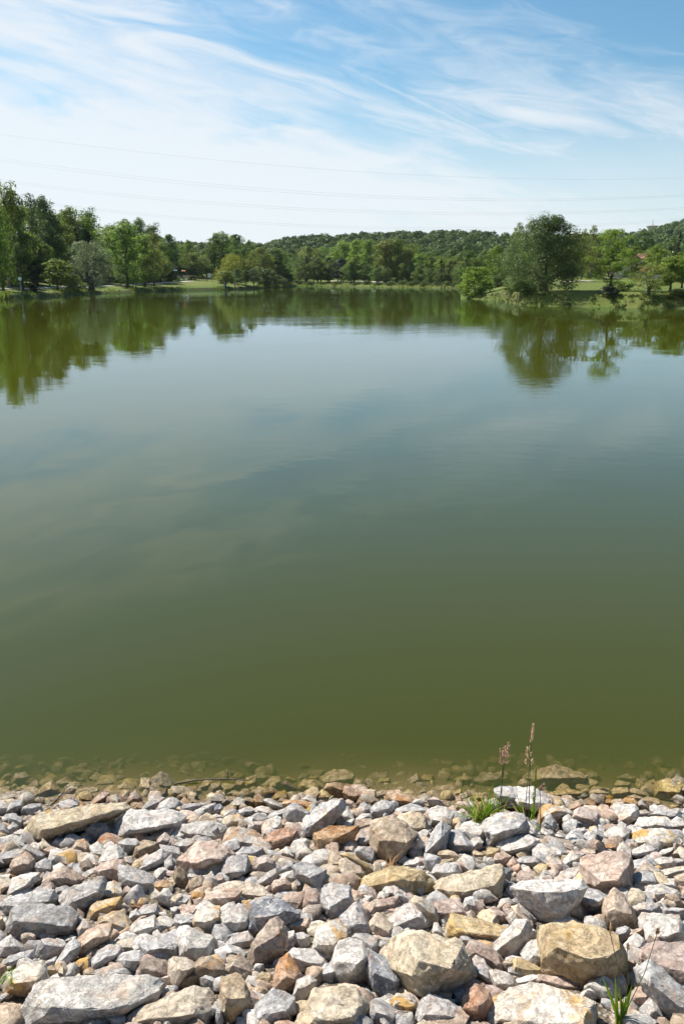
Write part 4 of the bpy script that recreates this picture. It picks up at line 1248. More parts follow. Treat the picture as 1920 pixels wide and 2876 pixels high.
w5 98,98 104,94 108,91 111,95 110,100
r6 107,78 110,73 118,75 128,80 133,88 128,90 118,88 112,95 108,87
r5 110,102 114,92 122,84 133,90 136,97 132,110 128,118 118,117 112,108#rusty brown striped rock near the bottom
o5 137,71 142,70 152,73 157,80 154,90 148,94 141,90 142,80
n3 147,62 157,58 157,74 150,70
w4 140,98 146,93 150,98 144,102
p3 131,92 136,88 141,92 138,100
o8 130,121 134,103 145,96 157,86 160,84 175,82 200,87 218,93 235,102 245,112 250,121 190,126#huge white and ochre boulder at the bottom right
g4 134,118 138,113 145,115 146,121|
p5 0,12 5,11 12,20 19,27 18,33 10,30 3,22
w4 6,8 10,12 20,20 19,25 12,20
o6 44,10 50,3 57,3 60,8 64,20 62,24 55,22 46,17#white stone with a rust blotch
g5 37,25 42,18 48,18 56,22 58,26 48,29 42,30
w4 58,26 61,23 64,27 60,28
p5 82,15 86,5 93,-4 100,1 107,10 111,20 112,32 104,30 92,32 86,26#big pink and grey pointed rock on the right
g5 107,14 112,5 118,3 125,6 133,10 133,17 127,21 116,20
p5 115,0 128,0 133,8 126,6
w4 132,7 138,3 144,5 144,11 136,10
n4 143,10 140,0 150,0 155,8 152,13
p4 132,12 140,10 136,18 133,16
w6 118,22 121,18 130,20 143,19 150,20 157,30 157,44 145,45 130,46 120,45 119,32#large pale pinkish rock at the right edge
g4 135,18 141,12 157,13 157,24 150,20
p5 67,27 74,20 82,18 85,24 84,34 77,33
g5 94,38 96,31 102,29 106,31 104,38 100,42
p5 100,42 104,34 110,32 117,31 118,35 108,38
w5 101,48 108,39 112,36 118,41 120,47 115,55 109,58 104,53#egg shaped pale rock right of the ochre boulder
g5 100,65 103,59 107,60 110,68 108,71 101,68
t6 13,38 20,32 40,29 55,26 70,30 90,36 100,43 104,52 100,62 98,72 85,75 72,82 65,88 55,85 48,80 38,76 27,70 30,56 27,45#big layered ochre boulder on the right
p5 0,25 5,24 9,32 3,30
w6 0,34 10,30 13,33 13,42 8,51 0,55
w7 8,52 14,45 22,42 26,46 30,58 27,62 16,68 12,62#white cube leaning on the layered ochre boulder
t4 0,60 8,59 13,66 24,67 26,72 14,73 0,78
w5 1,80 6,76 16,73 23,74 20,80 13,83 5,83
p5 20,78 26,73 36,76 46,76 54,80 58,84 50,87 36,85 22,83
w5 65,86 72,80 82,76 88,80 92,92 92,101 84,98 74,92
p4 98,73 108,72 113,74 116,84 110,87 102,80
p7 117,62 120,50 124,46 136,45 157,46 165,48 168,62 164,85 150,85 140,80 134,70 125,64#big pinkish boulder at the right edge
g6 114,70 122,66 128,63 134,70 142,83 157,88 160,110 157,121 145,118 136,104 126,88 118,82#grey blade shaped rock in the bottom right corner
p5 107,92 113,86 118,85 126,94 122,102 118,106 110,100
g5 118,104 126,95 133,103 138,113 140,121 124,120
o5 102,112 108,106 115,108 122,114 123,121 104,119
p3 85,105 92,102 96,110 90,110'''.split('|')
# rocks seen through the water
SA, SB, SC, SD = '''34,24 40,16 47,12 53,18 50,24 42,28
10,16 15,5 22,4 28,8 22,12 13,14
15,20 22,15 30,18 28,21
10,22 28,20 34,24 20,27
36,30 44,27 49,30 44,34 38,33
59,26 70,22 70,28 60,29
66,16 70,12 78,15 76,18
67,20 73,18 76,20 70,25
72,24 78,18 88,18 90,22 80,26
97,20 103,16 110,19 106,24 98,25
108,17 115,13 124,16 120,22 112,22
128,20 130,10 137,10 138,22 132,27
68,3 75,0 85,2 86,6 74,8
112,25 120,22 122,26 115,28
0,18 10,16 8,22 0,24
50,14 60,8 66,12 58,18
88,14 98,10 104,13 94,18|
26,18 32,10 38,12 34,18 28,21
35,20 38,14 44,13 46,18 42,24 36,23
46,18 50,14 58,15 57,20 48,22
58,17 61,11 66,11 66,15 62,19
66,16 70,9 77,7 81,14 76,18 68,19
83,16 92,8 98,8 101,13 96,18 86,18
56,9 60,4 66,5 67,9 62,11
77,8 84,5 92,7 86,12 80,11
104,10 108,7 114,10 112,13
116,9 120,5 124,6 124,11
119,18 122,11 130,11 136,16 134,23 124,24
126,16 130,12 134,15 135,20 128,20
137,16 140,8 150,2 158,2 166,5 170,14 164,15 150,14 143,18
52,23 58,20 66,22 58,25
5,12 20,9 25,13 10,16
16,17 22,16 24,20 18,22
73,21 78,18 82,21 78,25
40,6 50,1 58,3 52,8|
23,10 30,4 40,4 44,10 36,12 28,12
33,13 36,9 43,9 45,13 38,17
47,13 52,12 56,15 52,18 47,16
56,14 62,9 68,5 73,12 70,17 62,18
72,10 76,6 83,7 84,13 78,16 74,14
31,24 36,20 42,21 42,26 34,28
46,18 54,17 58,20 52,23
57,22 61,19 66,22 67,26 60,26
80,19 88,16 92,20 86,23
78,22 84,20 92,24 90,28 82,27
84,32 88,28 94,30 92,33
70,22 75,18 78,21 74,26
93,20 100,16 104,19 98,23
100,21 108,19 110,24 102,26
115,24 124,22 130,23 120,27
104,10 112,6 120,10 112,15
120,10 135,4 145,8 138,14 125,15|
5,12 20,2 38,-2 55,3 70,8 60,14 40,18 20,20
35,22 48,18 62,22 55,26 40,27
62,16 70,10 78,12 74,18 66,19
70,21 78,19 86,22 80,26 72,25
77,27 84,24 88,26 82,28
93,15 97,11 107,13 106,16 96,17
88,21 94,18 103,18 106,22 100,26 92,26
106,20 112,18 120,21 124,25 116,25 108,23
106,26 111,24 117,26 119,30 112,30
119,28 124,26 132,28 136,33 130,36 122,34
130,20 132,14 140,12 152,12 160,18 157,36 148,36 136,32 131,27
134,22 140,17 148,20 155,28 146,30 138,26
143,35 146,33 152,34 150,37
95,8 104,5 112,8 108,11
118,14 128,10 132,14 124,18'''.split('|')
ORG = [(0, 2160), (480, 2160), (960, 2160), (1440, 2160), (0, 2516), (480, 2516), (960, 2516), (1440, 2516)]
U = 480 / 156.8
ROCKS = []
for tile, (ox, oy) in list(zip((TA, TB, TC, TD, TE, TF, TG, TH), ORG)) + list(zip((SA, SB, SC, SD), ORG)):
    for ln in tile.strip().split('\n'):
        hero = None
        if '#' in ln: ln, hero = ln.split('#')
        tk = ln.split()
        under = not tk[0][0].isalpha()
        code = 'm5' if under else tk.pop(0)
        poly = [(ox + U * float(a), oy + U * float(b)) for a, b in (q.split(',') for q in tk)]
        ROCKS.append(dict(mat=code[0], tf=int(code[1:]) / 10, poly=poly, hero=hero, under=under))
def ico(sub):
    bm = bmesh.new(); bmesh.ops.create_icosphere(bm, subdivisions=sub, radius=1)
    v = np.array([p.co[:] for p in bm.verts]); f = [[q.index for q in p.verts] for p in bm.faces]; bm.free()
    return v / np.linalg.norm(v, axis=1)[:, None], f
ICO = {k: ico(k) for k in (2, 3, 4, 5)}
def hull_planes(pts):
    bm = bmesh.new()
    for p in pts: bm.verts.new(p)
    bmesh.ops.convex_hull(bm, input=bm.verts[:])
    bm.normal_update()
    N, D = [], []
    for f in bm.faces:
        if f.calc_area() < 1e-9: continue
        N.append(f.normal[:]); D.append(f.normal.dot(f.verts[0].co))
    bm.free()
    N, D = np.array(N), np.array(D)
    c = np.mean(np.array(pts), axis=0)
    flip = (N @ c - D) > 0
    N[flip] *= -1; D[flip] *= -1
    return N, D, c
def rock_solid(pts, sub, rr, rough=1.0, chips=7, soft=46, frame=None):
    """a stone with broken facets round a set of points: chipped corners, slightly worn edges, rough faces"""
    pts = np.array(pts)
    N, D, c = hull_planes(pts)
    ext = (pts.max(0) - pts.min(0)) / 2; size = float(np.cbrt(max(1e-9, ext[0] * ext[1] * ext[2])))
    cn, cdv = [], []
    for _ in range(chips):
        n = rr.normal(size=3); n[2] = abs(n[2]) * 0.7 - 0.2
        if frame is not None: n = (frame[0] * rr.choice([-1, 1]) * rr.uniform(.6, 1) + frame[1] * rr.uniform(-.4, .3) + frame[2] * rr.uniform(.1, .6)) if rr.rand() < .55 else (frame[0] * rr.uniform(-.5, .5) - frame[1] * rr.uniform(.25, .9) + frame[2] * rr.uniform(.6, 1))
        n /= np.linalg.norm(n)
        s = (pts @ n).max(); o = c @ n
        cn.append(n); cdv.append(o + (s - o) * (rr.uniform(0.80, 0.98) if frame is not None else rr.uniform(0.86, 0.98)))
    N = np.vstack([N, cn]); D = np.concatenate([D, cdv])
    v, f = ICO[sub]
    d = v * ext; d /= np.linalg.norm(d, axis=1)[:, None]
    nd = d @ N.T; dd = np.maximum(D - N @ c, 1e-4)
    q = np.maximum(nd / dd, 0)
    t = 0.93 / q.max(1) + 0.07 * (q ** soft).sum(1) ** (-1.0 / soft)
    P = c + d * t[:, None]
    off = rr.uniform(-50, 50, 3)
    out = np.empty_like(P)
    for i in range(len(P)):
        p = Vector((P[i] - c) / size + off)
        a = noise.noise(p * 1.6); b = noise.noise(p * 4.2); e = noise.noise(p * 10.0)
        ridge_ = 0.5 - abs(noise.noise(p * 2.7 + Vector((9, 4, 2))))
        st_ = math.floor(5 * noise.noise(p * 1.3 + Vector((3, 8, 1))) + 3 * noise.noise(p * 3.1)) / 5
        out[i] = P[i] + d[i] * size * rough * (0.016 * a + 0.020 * b + 0.022 * e + 0.034 * (ridge_ - 0.25) + 0.03 * st_ + 0.01)
    return out, f

def rock_broken(pts, rr, chips, frame, rough):
    """the same stone with its broken edges kept exact: hull, planes knocked off, edges worn a little, faces roughened"""
    A = np.array(pts); lo, hi = A.min(0), A.max(0); size = float(np.cbrt(np.prod(np.maximum(hi - lo, 1e-3)))) / 2
    bm = bmesh.new()
    for q in pts: bm.verts.new(q)
    res = bmesh.ops.convex_hull(bm, input=bm.verts[:])
    bmesh.ops.delete(bm, geom=[v for v in bm.verts if not v.link_faces], context='VERTS')
    c = A.mean(0)
    for _ in range(chips):
        if rr.rand() < .55: n = frame[0] * rr.choice([-1, 1]) * rr.uniform(.6, 1) + frame[1] * rr.uniform(-.4, .35) + frame[2] * rr.uniform(.0, .6)
        else: n = frame[0] * rr.uniform(-.5, .5) - frame[1] * rr.uniform(.25, .9) + frame[2] * rr.uniform(.6, 1)
        n /= np.linalg.norm(n)
        s = max(v.co.dot(Vector(n)) for v in bm.verts); o = float(c @ n)
        d = o + (s - o) * rr.uniform(.80, .97)
        r_ = bmesh.ops.bisect_plane(bm, geom=bm.verts[:] + bm.edges[:] + bm.faces[:], plane_co=Vector(n) * d, plane_no=Vector(n), clear_outer=True)
        es = [e for e in r_['geom_cut'] if isinstance(e, bmesh.types.BMEdge)]
        if es: bmesh.ops.holes_fill(bm, edges=[e for e in bm.edges if e.is_boundary], sides=0)
    bmesh.ops.dissolve_limit(bm, angle_limit=R_(7), verts=bm.verts[:], edges=bm.edges[:])
    bmesh.ops.recalc_face_normals(bm, faces=bm.faces[:])
    bmesh.ops.bevel(bm, geom=bm.edges[:], offset=size * rr.uniform(.03, .07), segments=1, affect='EDGES', profile=.5, clamp_overlap=True)
    bmesh.ops.triangulate(bm, faces=bm.faces[:])
    L = max(0.013, size / 7.5)
    for _ in range(6):
        es = [e for e in bm.edges if e.calc_length() > L]
        if not es or len(bm.faces) > 7000: break
        bmesh.ops.subdivide_edges(bm, edges=es, cuts=1, use_grid_fill=False)
        bmesh.ops.triangulate(bm, faces=[f for f in bm.faces if len(f.verts) > 3])
    bm.normal_update()
    off = Vector(rr.uniform(-50, 50, 3)); cv = Vector(c)
    strat = Vector(frame[1] * .8 + frame[0] * rr.uniform(-.6, .6) + frame[2] * .3).normalized(); lay = rr.rand() < .45
    mv = []
    for v in bm.verts:
        p_ = (v.co - cv) / size + off
        a = noise.noise(p_ * 1.3); b = noise.noise(p_ * 3.4); e = noise.noise(p_ * 8.5)
        rd = .5 - abs(noise.noise(p_ * 2.3 + Vector((9, 4, 2))))
        h = .05 * a + .045 * b + .03 * e + .05 * (rd - .3)
        if lay: h += .035 * (((p_.dot(strat) * 3.1 + .5 * a) % 1.0) - .5)     # ledges along the bedding
        mv.append(v.co + v.normal * h * size * rough)
    for v, q in zip(bm.verts, mv): v.co = q
    V = np.array([v.co[:] for v in bm.verts]); bm.verts.index_update()
    F = [[v.index for v in f.verts] for f in bm.faces]
    bm.free()
    return V, F

def rock_points(R, lift=None):
    """points of a rock whose outline from the photographer's side is R['poly'], resting on the bank"""
    rr = R['rr']
    P = np.array(R['poly']); cx, cy = (P.min(0) + P.max(0)) / 2; w, h = np.ptp(P[:, 0]), np.ptp(P[:, 1])
    v = ray(cx, cy); 
    k = 1.0
    # distance along the ray at which the middle of the rock lies a little above the bank
    lo, hi = 1.0, 9.0
    for _ in range(40):
        m = (lo + hi) / 2; p = Vector((0, 0, CAMZ)) + v * m
        hm = h / FPX * m
        want = bank(p.y) + 0.30 * hm if not R['under'] else min(bank(p.y) + 0.22 * hm, -0.30 * hm - 0.012)
        if p.z > want: lo = m
        else: hi = m
    dep = lo; C = Vector((0, 0, CAMZ)) + v * dep
    f = -v.normalized(); r = Vector((1, 0, 0)); r = (r - f * r.dot(f)).normalized(); u = f.cross(r) * 1.0
    if u.z < 0: u = -u
    s = dep * v.length / FPX / math.sqrt(1 + ((cx - 960) / FPX) ** 2 + ((1438 - cy) / FPX) ** 2) * math.sqrt(1 + ((cx - 960) / FPX) ** 2 + ((1438 - cy) / FPX) ** 2)
    k = 1.30 - 0.17 * min(1.0, R['area'] / 16000)
    L = [((x - cx) * k, (cy - y) * k) for x, y in R['poly']]
    L2 = []
    for x, y in L:                                     # exact: where each outline ray meets the plane through C facing the camera
        q = ray(cx + x, cy - y); tt = (C - Vector((0, 0, CAMZ))).dot(f) / q.dot(f)
        wp = Vector((0, 0, CAMZ)) + q * tt - C
        L2.append((wp.dot(r), wp.dot(u)))
    L2 = np.array(L2); W, H = np.ptp(L2[:, 0]), np.ptp(L2[:, 1])
    x0, x1 = L2[:, 0].min(), L2[:, 0].max()
    def span(x):
        ys = []
        for i in range(len(L2)):
            a, b = L2[i], L2[(i + 1) % len(L2)]
            if (a[0] - x) * (b[0] - x) <= 0 and abs(a[0] - b[0]) > 1e-9:
                ys.append(a[1] + (b[1] - a[1]) * (x - a[0]) / (b[0] - a[0]))
        return (min(ys), max(ys)) if ys else (0, 0)
    tf = R['tf']
    t = min(1.25 * tf * H, 0.85 * H, 0.75 * W) * rr.uniform(0.85, 1.15)
    pts = []
    def add(x, y, fz): pts.append(tuple(C + r * x + u * y + f * fz))
    for x, y in L2: add(x, y, rr.uniform(-.08, .06) * H)
    xm = (x0 + x1) / 2
    for q in (-.5, .5) if rr.rand() < .5 else (-.62, .05, .6):
        q2 = q + rr.uniform(-.16, .16); x = xm + q2 * W / 2
        yb, yt = span(x); y = yt - (tf + rr.uniform(-.09, .09)) * (yt - yb)
        add(x, y, t * (1 - .45 * q2 * q2) * rr.uniform(.82, 1.1))
    for q in (rr.uniform(-.45, .45),):
        x = xm + q * W / 2
        yb, yt = span(x); add(x, yb + .2 * (yt - yb), t * rr.uniform(.45, .8))
    bd = min(0.75 * W, 1.3 * H)
    for q in (-.5, .1, .5):
        x = xm + q * W / 2; yb, yt = span(x)
        add(x * .9, yb + rr.uniform(.55, .8) * (yt - yb), -bd * rr.uniform(.35, .6))
        add(x * .8, yb + .15 * (yt - yb), -bd * rr.uniform(.5, .7))
    return pts, C, W, H, np.array([r[:], u[:], f[:]])

for i, R in enumerate(ROCKS):
    P = np.array(R['poly']); x, y = P[:, 0], P[:, 1]
    R['area'] = 0.5 * abs(float(np.dot(x, np.roll(y, 1)) - np.dot(y, np.roll(x, 1))))
    R['c'] = P.mean(0); R['rr'] = np.random.RandomState(1000 + i)
order = sorted(range(len(ROCKS)), key=lambda i: -ROCKS[i]['area'] * (3 if ROCKS[i]['hero'] else 1) * (1.5 if ROCKS[i]['under'] else 1))
single, rest = order[:298], order[298:]
single.sort()

# labels: a landmark rock names itself, every other rock is found from the nearest landmark
HERO = [R for R in ROCKS if R['hero'] and not R['under']]
used = {}
def size_word(a): return 'tiny' if a < 1500 else 'small' if a < 3200 else 'medium' if a < 7000 else 'large'
ORD = ['', 'second ', 'third ', 'fourth ', 'fifth ', 'sixth ', 'seventh ', 'eighth ']
def short(h):
    w = h['hero'].split()[:8]
    w = h['hero'].split()[:6]
    while w[-1] in ('a', 'an', 'the', 'of', 'with', 'at', 'on', 'in', 'to', 'up', 'right', 'left', 'and', 'its', 'slanting', 'leaning'): w.pop()
    return ' '.join(w)
keyed = {}
for i in single:
    R = ROCKS[i]
    if R['hero']: continue
    if R['under']: keyed.setdefault(('u', 'submerged'), []).append(i)
    best = min(HERO, key=lambda h: math.hypot(h['c'][0] - R['c'][0], 1.3 * (h['c'][1] - R['c'][1])))
    dx_, dy_ = R['c'][0] - best['c'][0], R['c'][1] - best['c'][1]
    rel = ('left of' if dx_ < 0 else 'right of') if abs(dx_) > 1.2 * abs(dy_) else ('behind' if dy_ < 0 else 'in front of')
    R['rel'], R['lm'] = rel, best
    R['dist'] = math.hypot(dx_, dy_)
    if not R['under']:
        keyed.setdefault((size_word(R['area']), CNAME[R['mat']], rel, id(best)), []).append(i)
LAB = {}
for k, ids in keyed.items():
    if k[0] == 'u':
        # submerged rocks are told apart along the shore, from the nearest landmark
        sub = {}
        for i in ids:
            R = ROCKS[i]; sub.setdefault((id(R['lm']), R['rel']), []).append(i)
        for ids2 in sub.values():
            ids2.sort(key=lambda i: ROCKS[i]['dist'])
            for n, i in enumerate(ids2):
                R = ROCKS[i]
                LAB[i] = '%ssubmerged rock under olive water %s the %s' % (ORD[min(n, 7)] + ('nearest ' if len(ids2) > 1 else ''), R['rel'], short(R['lm']))
    else:
        ids.sort(key=lambda i: ROCKS[i]['dist'])
        for n, i in enumerate(ids):
            R = ROCKS[i]
            LAB[i] = '%s%s %s rock %s the %s' % ((ORD[min(n, 7)] + 'nearest ') if len(ids) > 1 else '', k[0], k[1], k[2], short(R['lm']))

def add_rock(R):
    pts, C, W, H, fr = rock_points(R)
    big = R['area']
    sub = 5 if big > 11000 else 4 if big > 1500 else 3
    V, F = rock_broken(pts, R['rr'], 6 if big > 5000 else 4, fr, 0.9)
    return V, F, C
for i in single:
    R = ROCKS[i]
    V, F, C = add_rock(R)
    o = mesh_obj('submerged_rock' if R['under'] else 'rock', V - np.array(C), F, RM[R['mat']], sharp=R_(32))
    o.location = C
    tag(o, (R['hero'] or LAB[i]), 'rock', 'rocks under the water along the shore' if R['under'] else 'rocks piled on the bank')
keys = list(RM)
def heap(items, name, label):
    VV, FF, MI = [], [], []; k = 0
    for V, F, m in items:
        VV.append(V); FF += [[a + k for a in f] for f in F]; MI += [keys.index(m)] * len(F); k += len(V)
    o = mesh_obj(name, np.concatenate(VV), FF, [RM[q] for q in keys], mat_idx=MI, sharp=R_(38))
    tag(o, label, 'stones', kind='stuff')
items = []
for i in rest:
    V, F, C = add_rock(ROCKS[i]); items.append((V, F, ROCKS[i]['mat']))
# stones that fill the gaps, and the rest of the bank on both sides
def loose(x, y, z, s, rr, sub=2):
    pts = rr.normal(size=(12, 3)); pts /= np.linalg.norm(pts, axis=1)[:, None]
    pts *= np.array([s * rr.uniform(.8, 1.3), s * rr.uniform(.7, 1.1), s * rr.uniform(.5, .8)]) * rr.uniform(.8, 1.1, (12, 1))
    a = rr.uniform(0, 6.28); c_, s_ = math.cos(a), math.sin(a)
    pts = pts @ np.array([[c_, -s_, 0], [s_, c_, 0], [0, 0, 1]]) + np.array([x, y, z])
    V, F = rock_solid(pts, sub, rr, chips=3, soft=30)
    return V, F
mats_w = 'gggwwwppptsno'
r0 = np.random.RandomState(77)
for _ in range(2000):
    y = r0.uniform(1.7, 4.12); x = r0.uniform(-1, 1) * (0.50 * y + 0.55)
    s = r0.uniform(0.018, 0.06) if r0.rand() < .8 else r0.uniform(.05, .085)
    V, F = loose(x, y, bank(y) + s * 0.25 + 0.01, s, r0); items.append((V, F, mats_w[r0.randint(len(mats_w))]))
heap(items, 'small_stones', 'small mixed stones filling the gaps between the rocks')
items = []
for _ in range(1500):
    y = r0.uniform(0.3, 4.4)
    side = r0.choice([-1, 1]); x = side * (0.475 * y + 0.17 + 3.2 * r0.uniform(0, 1) ** 1.4)
    if y < 1.65: x = r0.uniform(-3.5, 3.5)
    s = r0.uniform(0.045, 0.13)
    V, F = loose(x, y, bank(y) + s * 0.25, s, r0, 2); items.append((V, F, mats_w[r0.randint(len(mats_w))] if y < SHORE_Y else 'm'))
heap(items, 'outlying_stones', 'more rocks continuing along the bank beyond both sides')
items = []
for _ in range(420):
    y = r0.uniform(4.12, 5.1); x = r0.uniform(-1, 1) * (0.5 * y + 0.5); s = r0.uniform(0.02, 0.075)
    V, F = loose(x, y, bank(y) + s * 0.2, s, r0); items.append((V, F, 'm'))
heap(items, 'lake_bed_stones', 'drowned stones fading into the olive water')

# ------------------------------------------------------------------ plants and twigs on the bank
def gmat(name, c, tr=0.35):
    m = leaf_mat(name, c, 0.3, tr); return m
M_blade = gmat('grass_blade', (0.10, 0.19, 0.018), 0.4)
M_blade2 = gmat('green_stem', (0.075, 0.12, 0.03), 0.25)
M_lime = gmat('lime_spike', (0.22, 0.34, 0.03), 0.35)
M_straw = gmat('dry_straw', (0.42, 0.30, 0.15), 0.3)
M_seed = gmat('seed_head', (0.56, 0.43, 0.31), 0.3)
M_twig = plain('twig', (0.10, 0.075, 0.045), 0.8, 0.3, 20)
M_bud = plain('white_bud', (0.75, 0.75, 0.72), 0.5, 0.1)
def at_depth(px, py, y):
    d = ray(px, py); return Vector((0, 0, CAMZ)) + d * (y / d.y)
def bank_pt(px, py, lift=0.02):
    v = ray(px, py); lo, hi = .5, 12
    for _ in range(40):
        m = (lo + hi) / 2; p = Vector((0, 0, CAMZ)) + v * m
        if p.z > bank(p.y) + lift: lo = m
        else: hi = m
    return Vector((0, 0, CAMZ)) + v * lo
def blade_mb(mb, p, tip, w, bend=0.25, n=5, fold=0.3):
    p, tip = Vector(p), Vector(tip); d = tip - p
    side = d.cross(Vector((rng.uniform(-.4, .4), 1, rng.uniform(-.2, .2)))).normalized()
    nrm = side.cross(d).normalized(); L = d.length
    mid = Vector((0, 0, 1)) * bend * L * .5
    vs = []
    for i in range(n + 1):
        t = i / n
        q = p + d * t + mid * (4 * t * (1 - t)) * .5
        ww = w * (1 - t) ** .7 * (.6 + .4 * min(1, 4 * t))
        vs += [q - side * ww, q + nrm * ww * fold, q + side * ww]
    fs = []
    for i in range(n):
        for k in (0, 1): fs.append((i * 3 + k, i * 3 + k + 1, i * 3 + k + 4, i * 3 + k + 3))
    mb.add(vs, fs)
def stalk(parent, pts, r, m, name='stem'):
    P = [Vector(p) for p in pts]; Q = []
    for i in range(len(P) - 1):
        for k in range(4): Q.append(P[i].lerp(P[i + 1], k / 4))
    Q.append(P[-1])
    n = len(Q)
    return MB().tube(Q, [r * (1 - .5 * i / n) for i in range(n)], 5).build(name, m, parent, smooth=True)
def spikelets(mb, a, b, n, spread, size, up=0.6):
    a, b = Vector(a), Vector(b)
    for i in range(n):
        t = (i + rng.random()) / n; p = a.lerp(b, t)
        an = rng.uniform(0, 6.28); wd = spread * (1 - .7 * t) * rng.uniform(.4, 1)
        q = p + Vector((math.cos(an) * wd, math.sin(an) * wd, wd * up))
        ax = (q - p).normalized() + Vector((0, 0, .6)); ax.normalize()
        s = size * rng.uniform(0.9, 1.5)
        mb.tube([q - ax * s, q - ax * s * .3, q + ax * s * .4, q + ax * s * 1.1], [s * .1, s * .36, s * .3, s * .05], 4)

# green grass tuft
b = bank_pt(1352, 2302, .05); t = empty('grass_tuft', b)
for k in range(96):
    a = rng.uniform(0, 6.28); L = rng.uniform(.10, .25); e = rng.uniform(.1, 1.2)
    mb = MB()
    blade_mb(mb, (rng.uniform(-.04, .04), rng.uniform(-.03, .03), -.02), (math.cos(a) * math.cos(e) * L, math.sin(a) * math.cos(e) * L * .7, math.sin(e) * L + .01), rng.uniform(.0022, .0038), .5)
    mb.build('blade', M_blade if k % 7 else M_straw, t)
tag(t, 'bright green grass tuft spreading over the rocks by the water', 'grass tuft')

# stalks with seed heads
def seed_plant(base_px, tops, label, lean=None):
    b = bank_pt(*base_px, .04); t = empty('seed_grass', b)
    for (sx, sy), head, n, spread, size, m in tops:
        tip = at_depth(sx, sy, b.y - .02) - b
        hb = at_depth(head[0], head[1], b.y - .02) - b
        stalk(t, [(rng.uniform(-.02, .02), 0, -.03), hb * .5 + Vector((rng.uniform(-.01, .01), 0, 0)), hb, tip], .0026, M_blade2)
        mb = MB(); spikelets(mb, hb, tip, n, spread, size); mb.build('seed_head', m, t)
    return t, b
t, b = seed_plant((1402, 2300), [((1429, 2084), (1416, 2148), 46, .018, .006, M_seed), ((1416, 2096), (1413, 2150), 46, .028, .006, M_seed), ((1405, 2104), (1410, 2146), 26, .02, .006, M_seed)], '')
for x, y in ((1392, 2226), (1385, 2222), (1437, 2218)):
    mb = MB(); blade_mb(mb, (0.0, 0, 0), at_depth(x, y, b.y) - b, .0035, .1); mb.build('blade', M_blade, t)
tag(t, 'grass stalks with a three pointed pinkish seed head left of the green spike', 'grass')
t, b = seed_plant((1476, 2308), [((1497, 2034), (1491, 2086), 64, .007, .006, M_seed)], '')
tag(t, 'tallest grass stalk with a narrow straw coloured seed head', 'grass')
t, b = seed_plant((1470, 2310), [((1481, 2100), (1485, 2152), 44, .03, .0055, M_seed)], '')
for x, y in ((1458, 2240), (1466, 2250), (1444, 2216), (1436, 2252), (1450, 2262)):
    mb = MB(); blade_mb(mb, (rng.uniform(-.03, .03), 0, 0), at_depth(x, y, b.y) - b, .0045, .12); mb.build('blade', M_blade, t)
for x, y in ((1432, 2250), (1460, 2236)):
    mb = MB(); blade_mb(mb, (rng.uniform(-.03, .03), 0, 0), at_depth(x, y, b.y) - b, .004, .12); mb.build('dry_blade', M_straw, t)
tag(t, 'grass stalk with a loose open pinkish seed head and blades below', 'grass')
b = bank_pt(1494, 2308, .04); t = empty('green_spike', b)
tip = at_depth(1505, 2158, b.y) - b
stalk(t, [(0, 0, -.03), tip * .5 + Vector((.004, 0, 0)), tip], .0042, M_lime)
mb = MB(); spikelets(mb, tip * .35, tip, 130, .009, .0042, 1.2); mb.build('seed_head', M_lime, t)
for x, y in ((1502, 2220), (1484, 2260), (1500, 2268), (1512, 2262)):
    mb = MB(); blade_mb(mb, (rng.uniform(-.02, .02), 0, 0), at_depth(x, y, b.y) - b, .006, .05); mb.build('blade', M_blade, t)
tag(t, 'lime green flower spike standing upright by the white boulder', 'plant')
t, b = seed_plant((1512, 2330), [((1526, 2204), (1515, 2222), 46, .012, .006, M_seed)], '')
mb = MB(); blade_mb(mb, (0, 0, 0), at_depth(1500, 2312, b.y - .03) - b, .005, .2); mb.build('blade', M_blade, t)
tag(t, 'short grass stalk with a drooping pinkish seed head right of the green spike', 'grass')

# broad bladed plant in the bottom right
b = bank_pt(1745, 2862, .05); t = empty('broad_grass', b)
for x, y, w in ((1689, 2742, .008), (1726, 2738, .0085), (1738, 2770, .009), (1775, 2762, .009), (1764, 2790, .009), (1712, 2806, .007), (1750, 2800, .007), (1768, 2815, .0075)):
    mb = MB(); blade_mb(mb, (rng.uniform(-.012, .012), rng.uniform(-.02, .02), -.03), at_depth(x, y, b.y + rng.uniform(-.04, .05)) - b, w, .12, fold=.5); mb.build('blade', M_blade, t)
for (sx, sy), (hx, hy) in (((1714, 2594), (1712, 2622)), ((1762, 2650), (1760, 2668)), ((1848, 2608), (1843, 2624))):
    tip, hb = at_depth(sx, sy, b.y) - b, at_depth(hx, hy, b.y) - b
    stalk(t, [(0, 0, 0), hb * .55 + Vector((.012, 0, 0)), hb, tip], .0015, M_blade2)
    mb = MB(); spikelets(mb, hb, tip, 22, .006, .0045); mb.build('seed_head', M_straw, t)
tag(t, 'broad bladed green grass with three thin seed stalks in the bottom right', 'grass')
# dry straw in front of the tan block, and thin green blades at the left edge
b = bank_pt(1092, 2436, .06); t = empty('dry_grass', b)
for k in range(16):
    mb = MB(); blade_mb(mb, (rng.uniform(-.03, .03), rng.uniform(-.02, .02), -.02), at_depth(1080 + rng.uniform(0, 55), 2378 + rng.uniform(0, 50), b.y - .03) - b, .0016, .2); mb.build('blade', M_straw, t)
tag(t, 'dry straw tuft in front of the big tan block', 'dry grass')
b = bank_pt(8, 2752, .08); t = empty('thin_grass', b)
for k in range(9):
    mb = MB(); blade_mb(mb, (rng.uniform(-.03, .03), 0, -.02), at_depth(rng.uniform(2, 58), 2698 + rng.uniform(0, 36), b.y - .03) - b, .002, .1); mb.build('blade', M_blade, t)
tag(t, 'thin green grass blades at the left edge among grey rocks', 'grass')
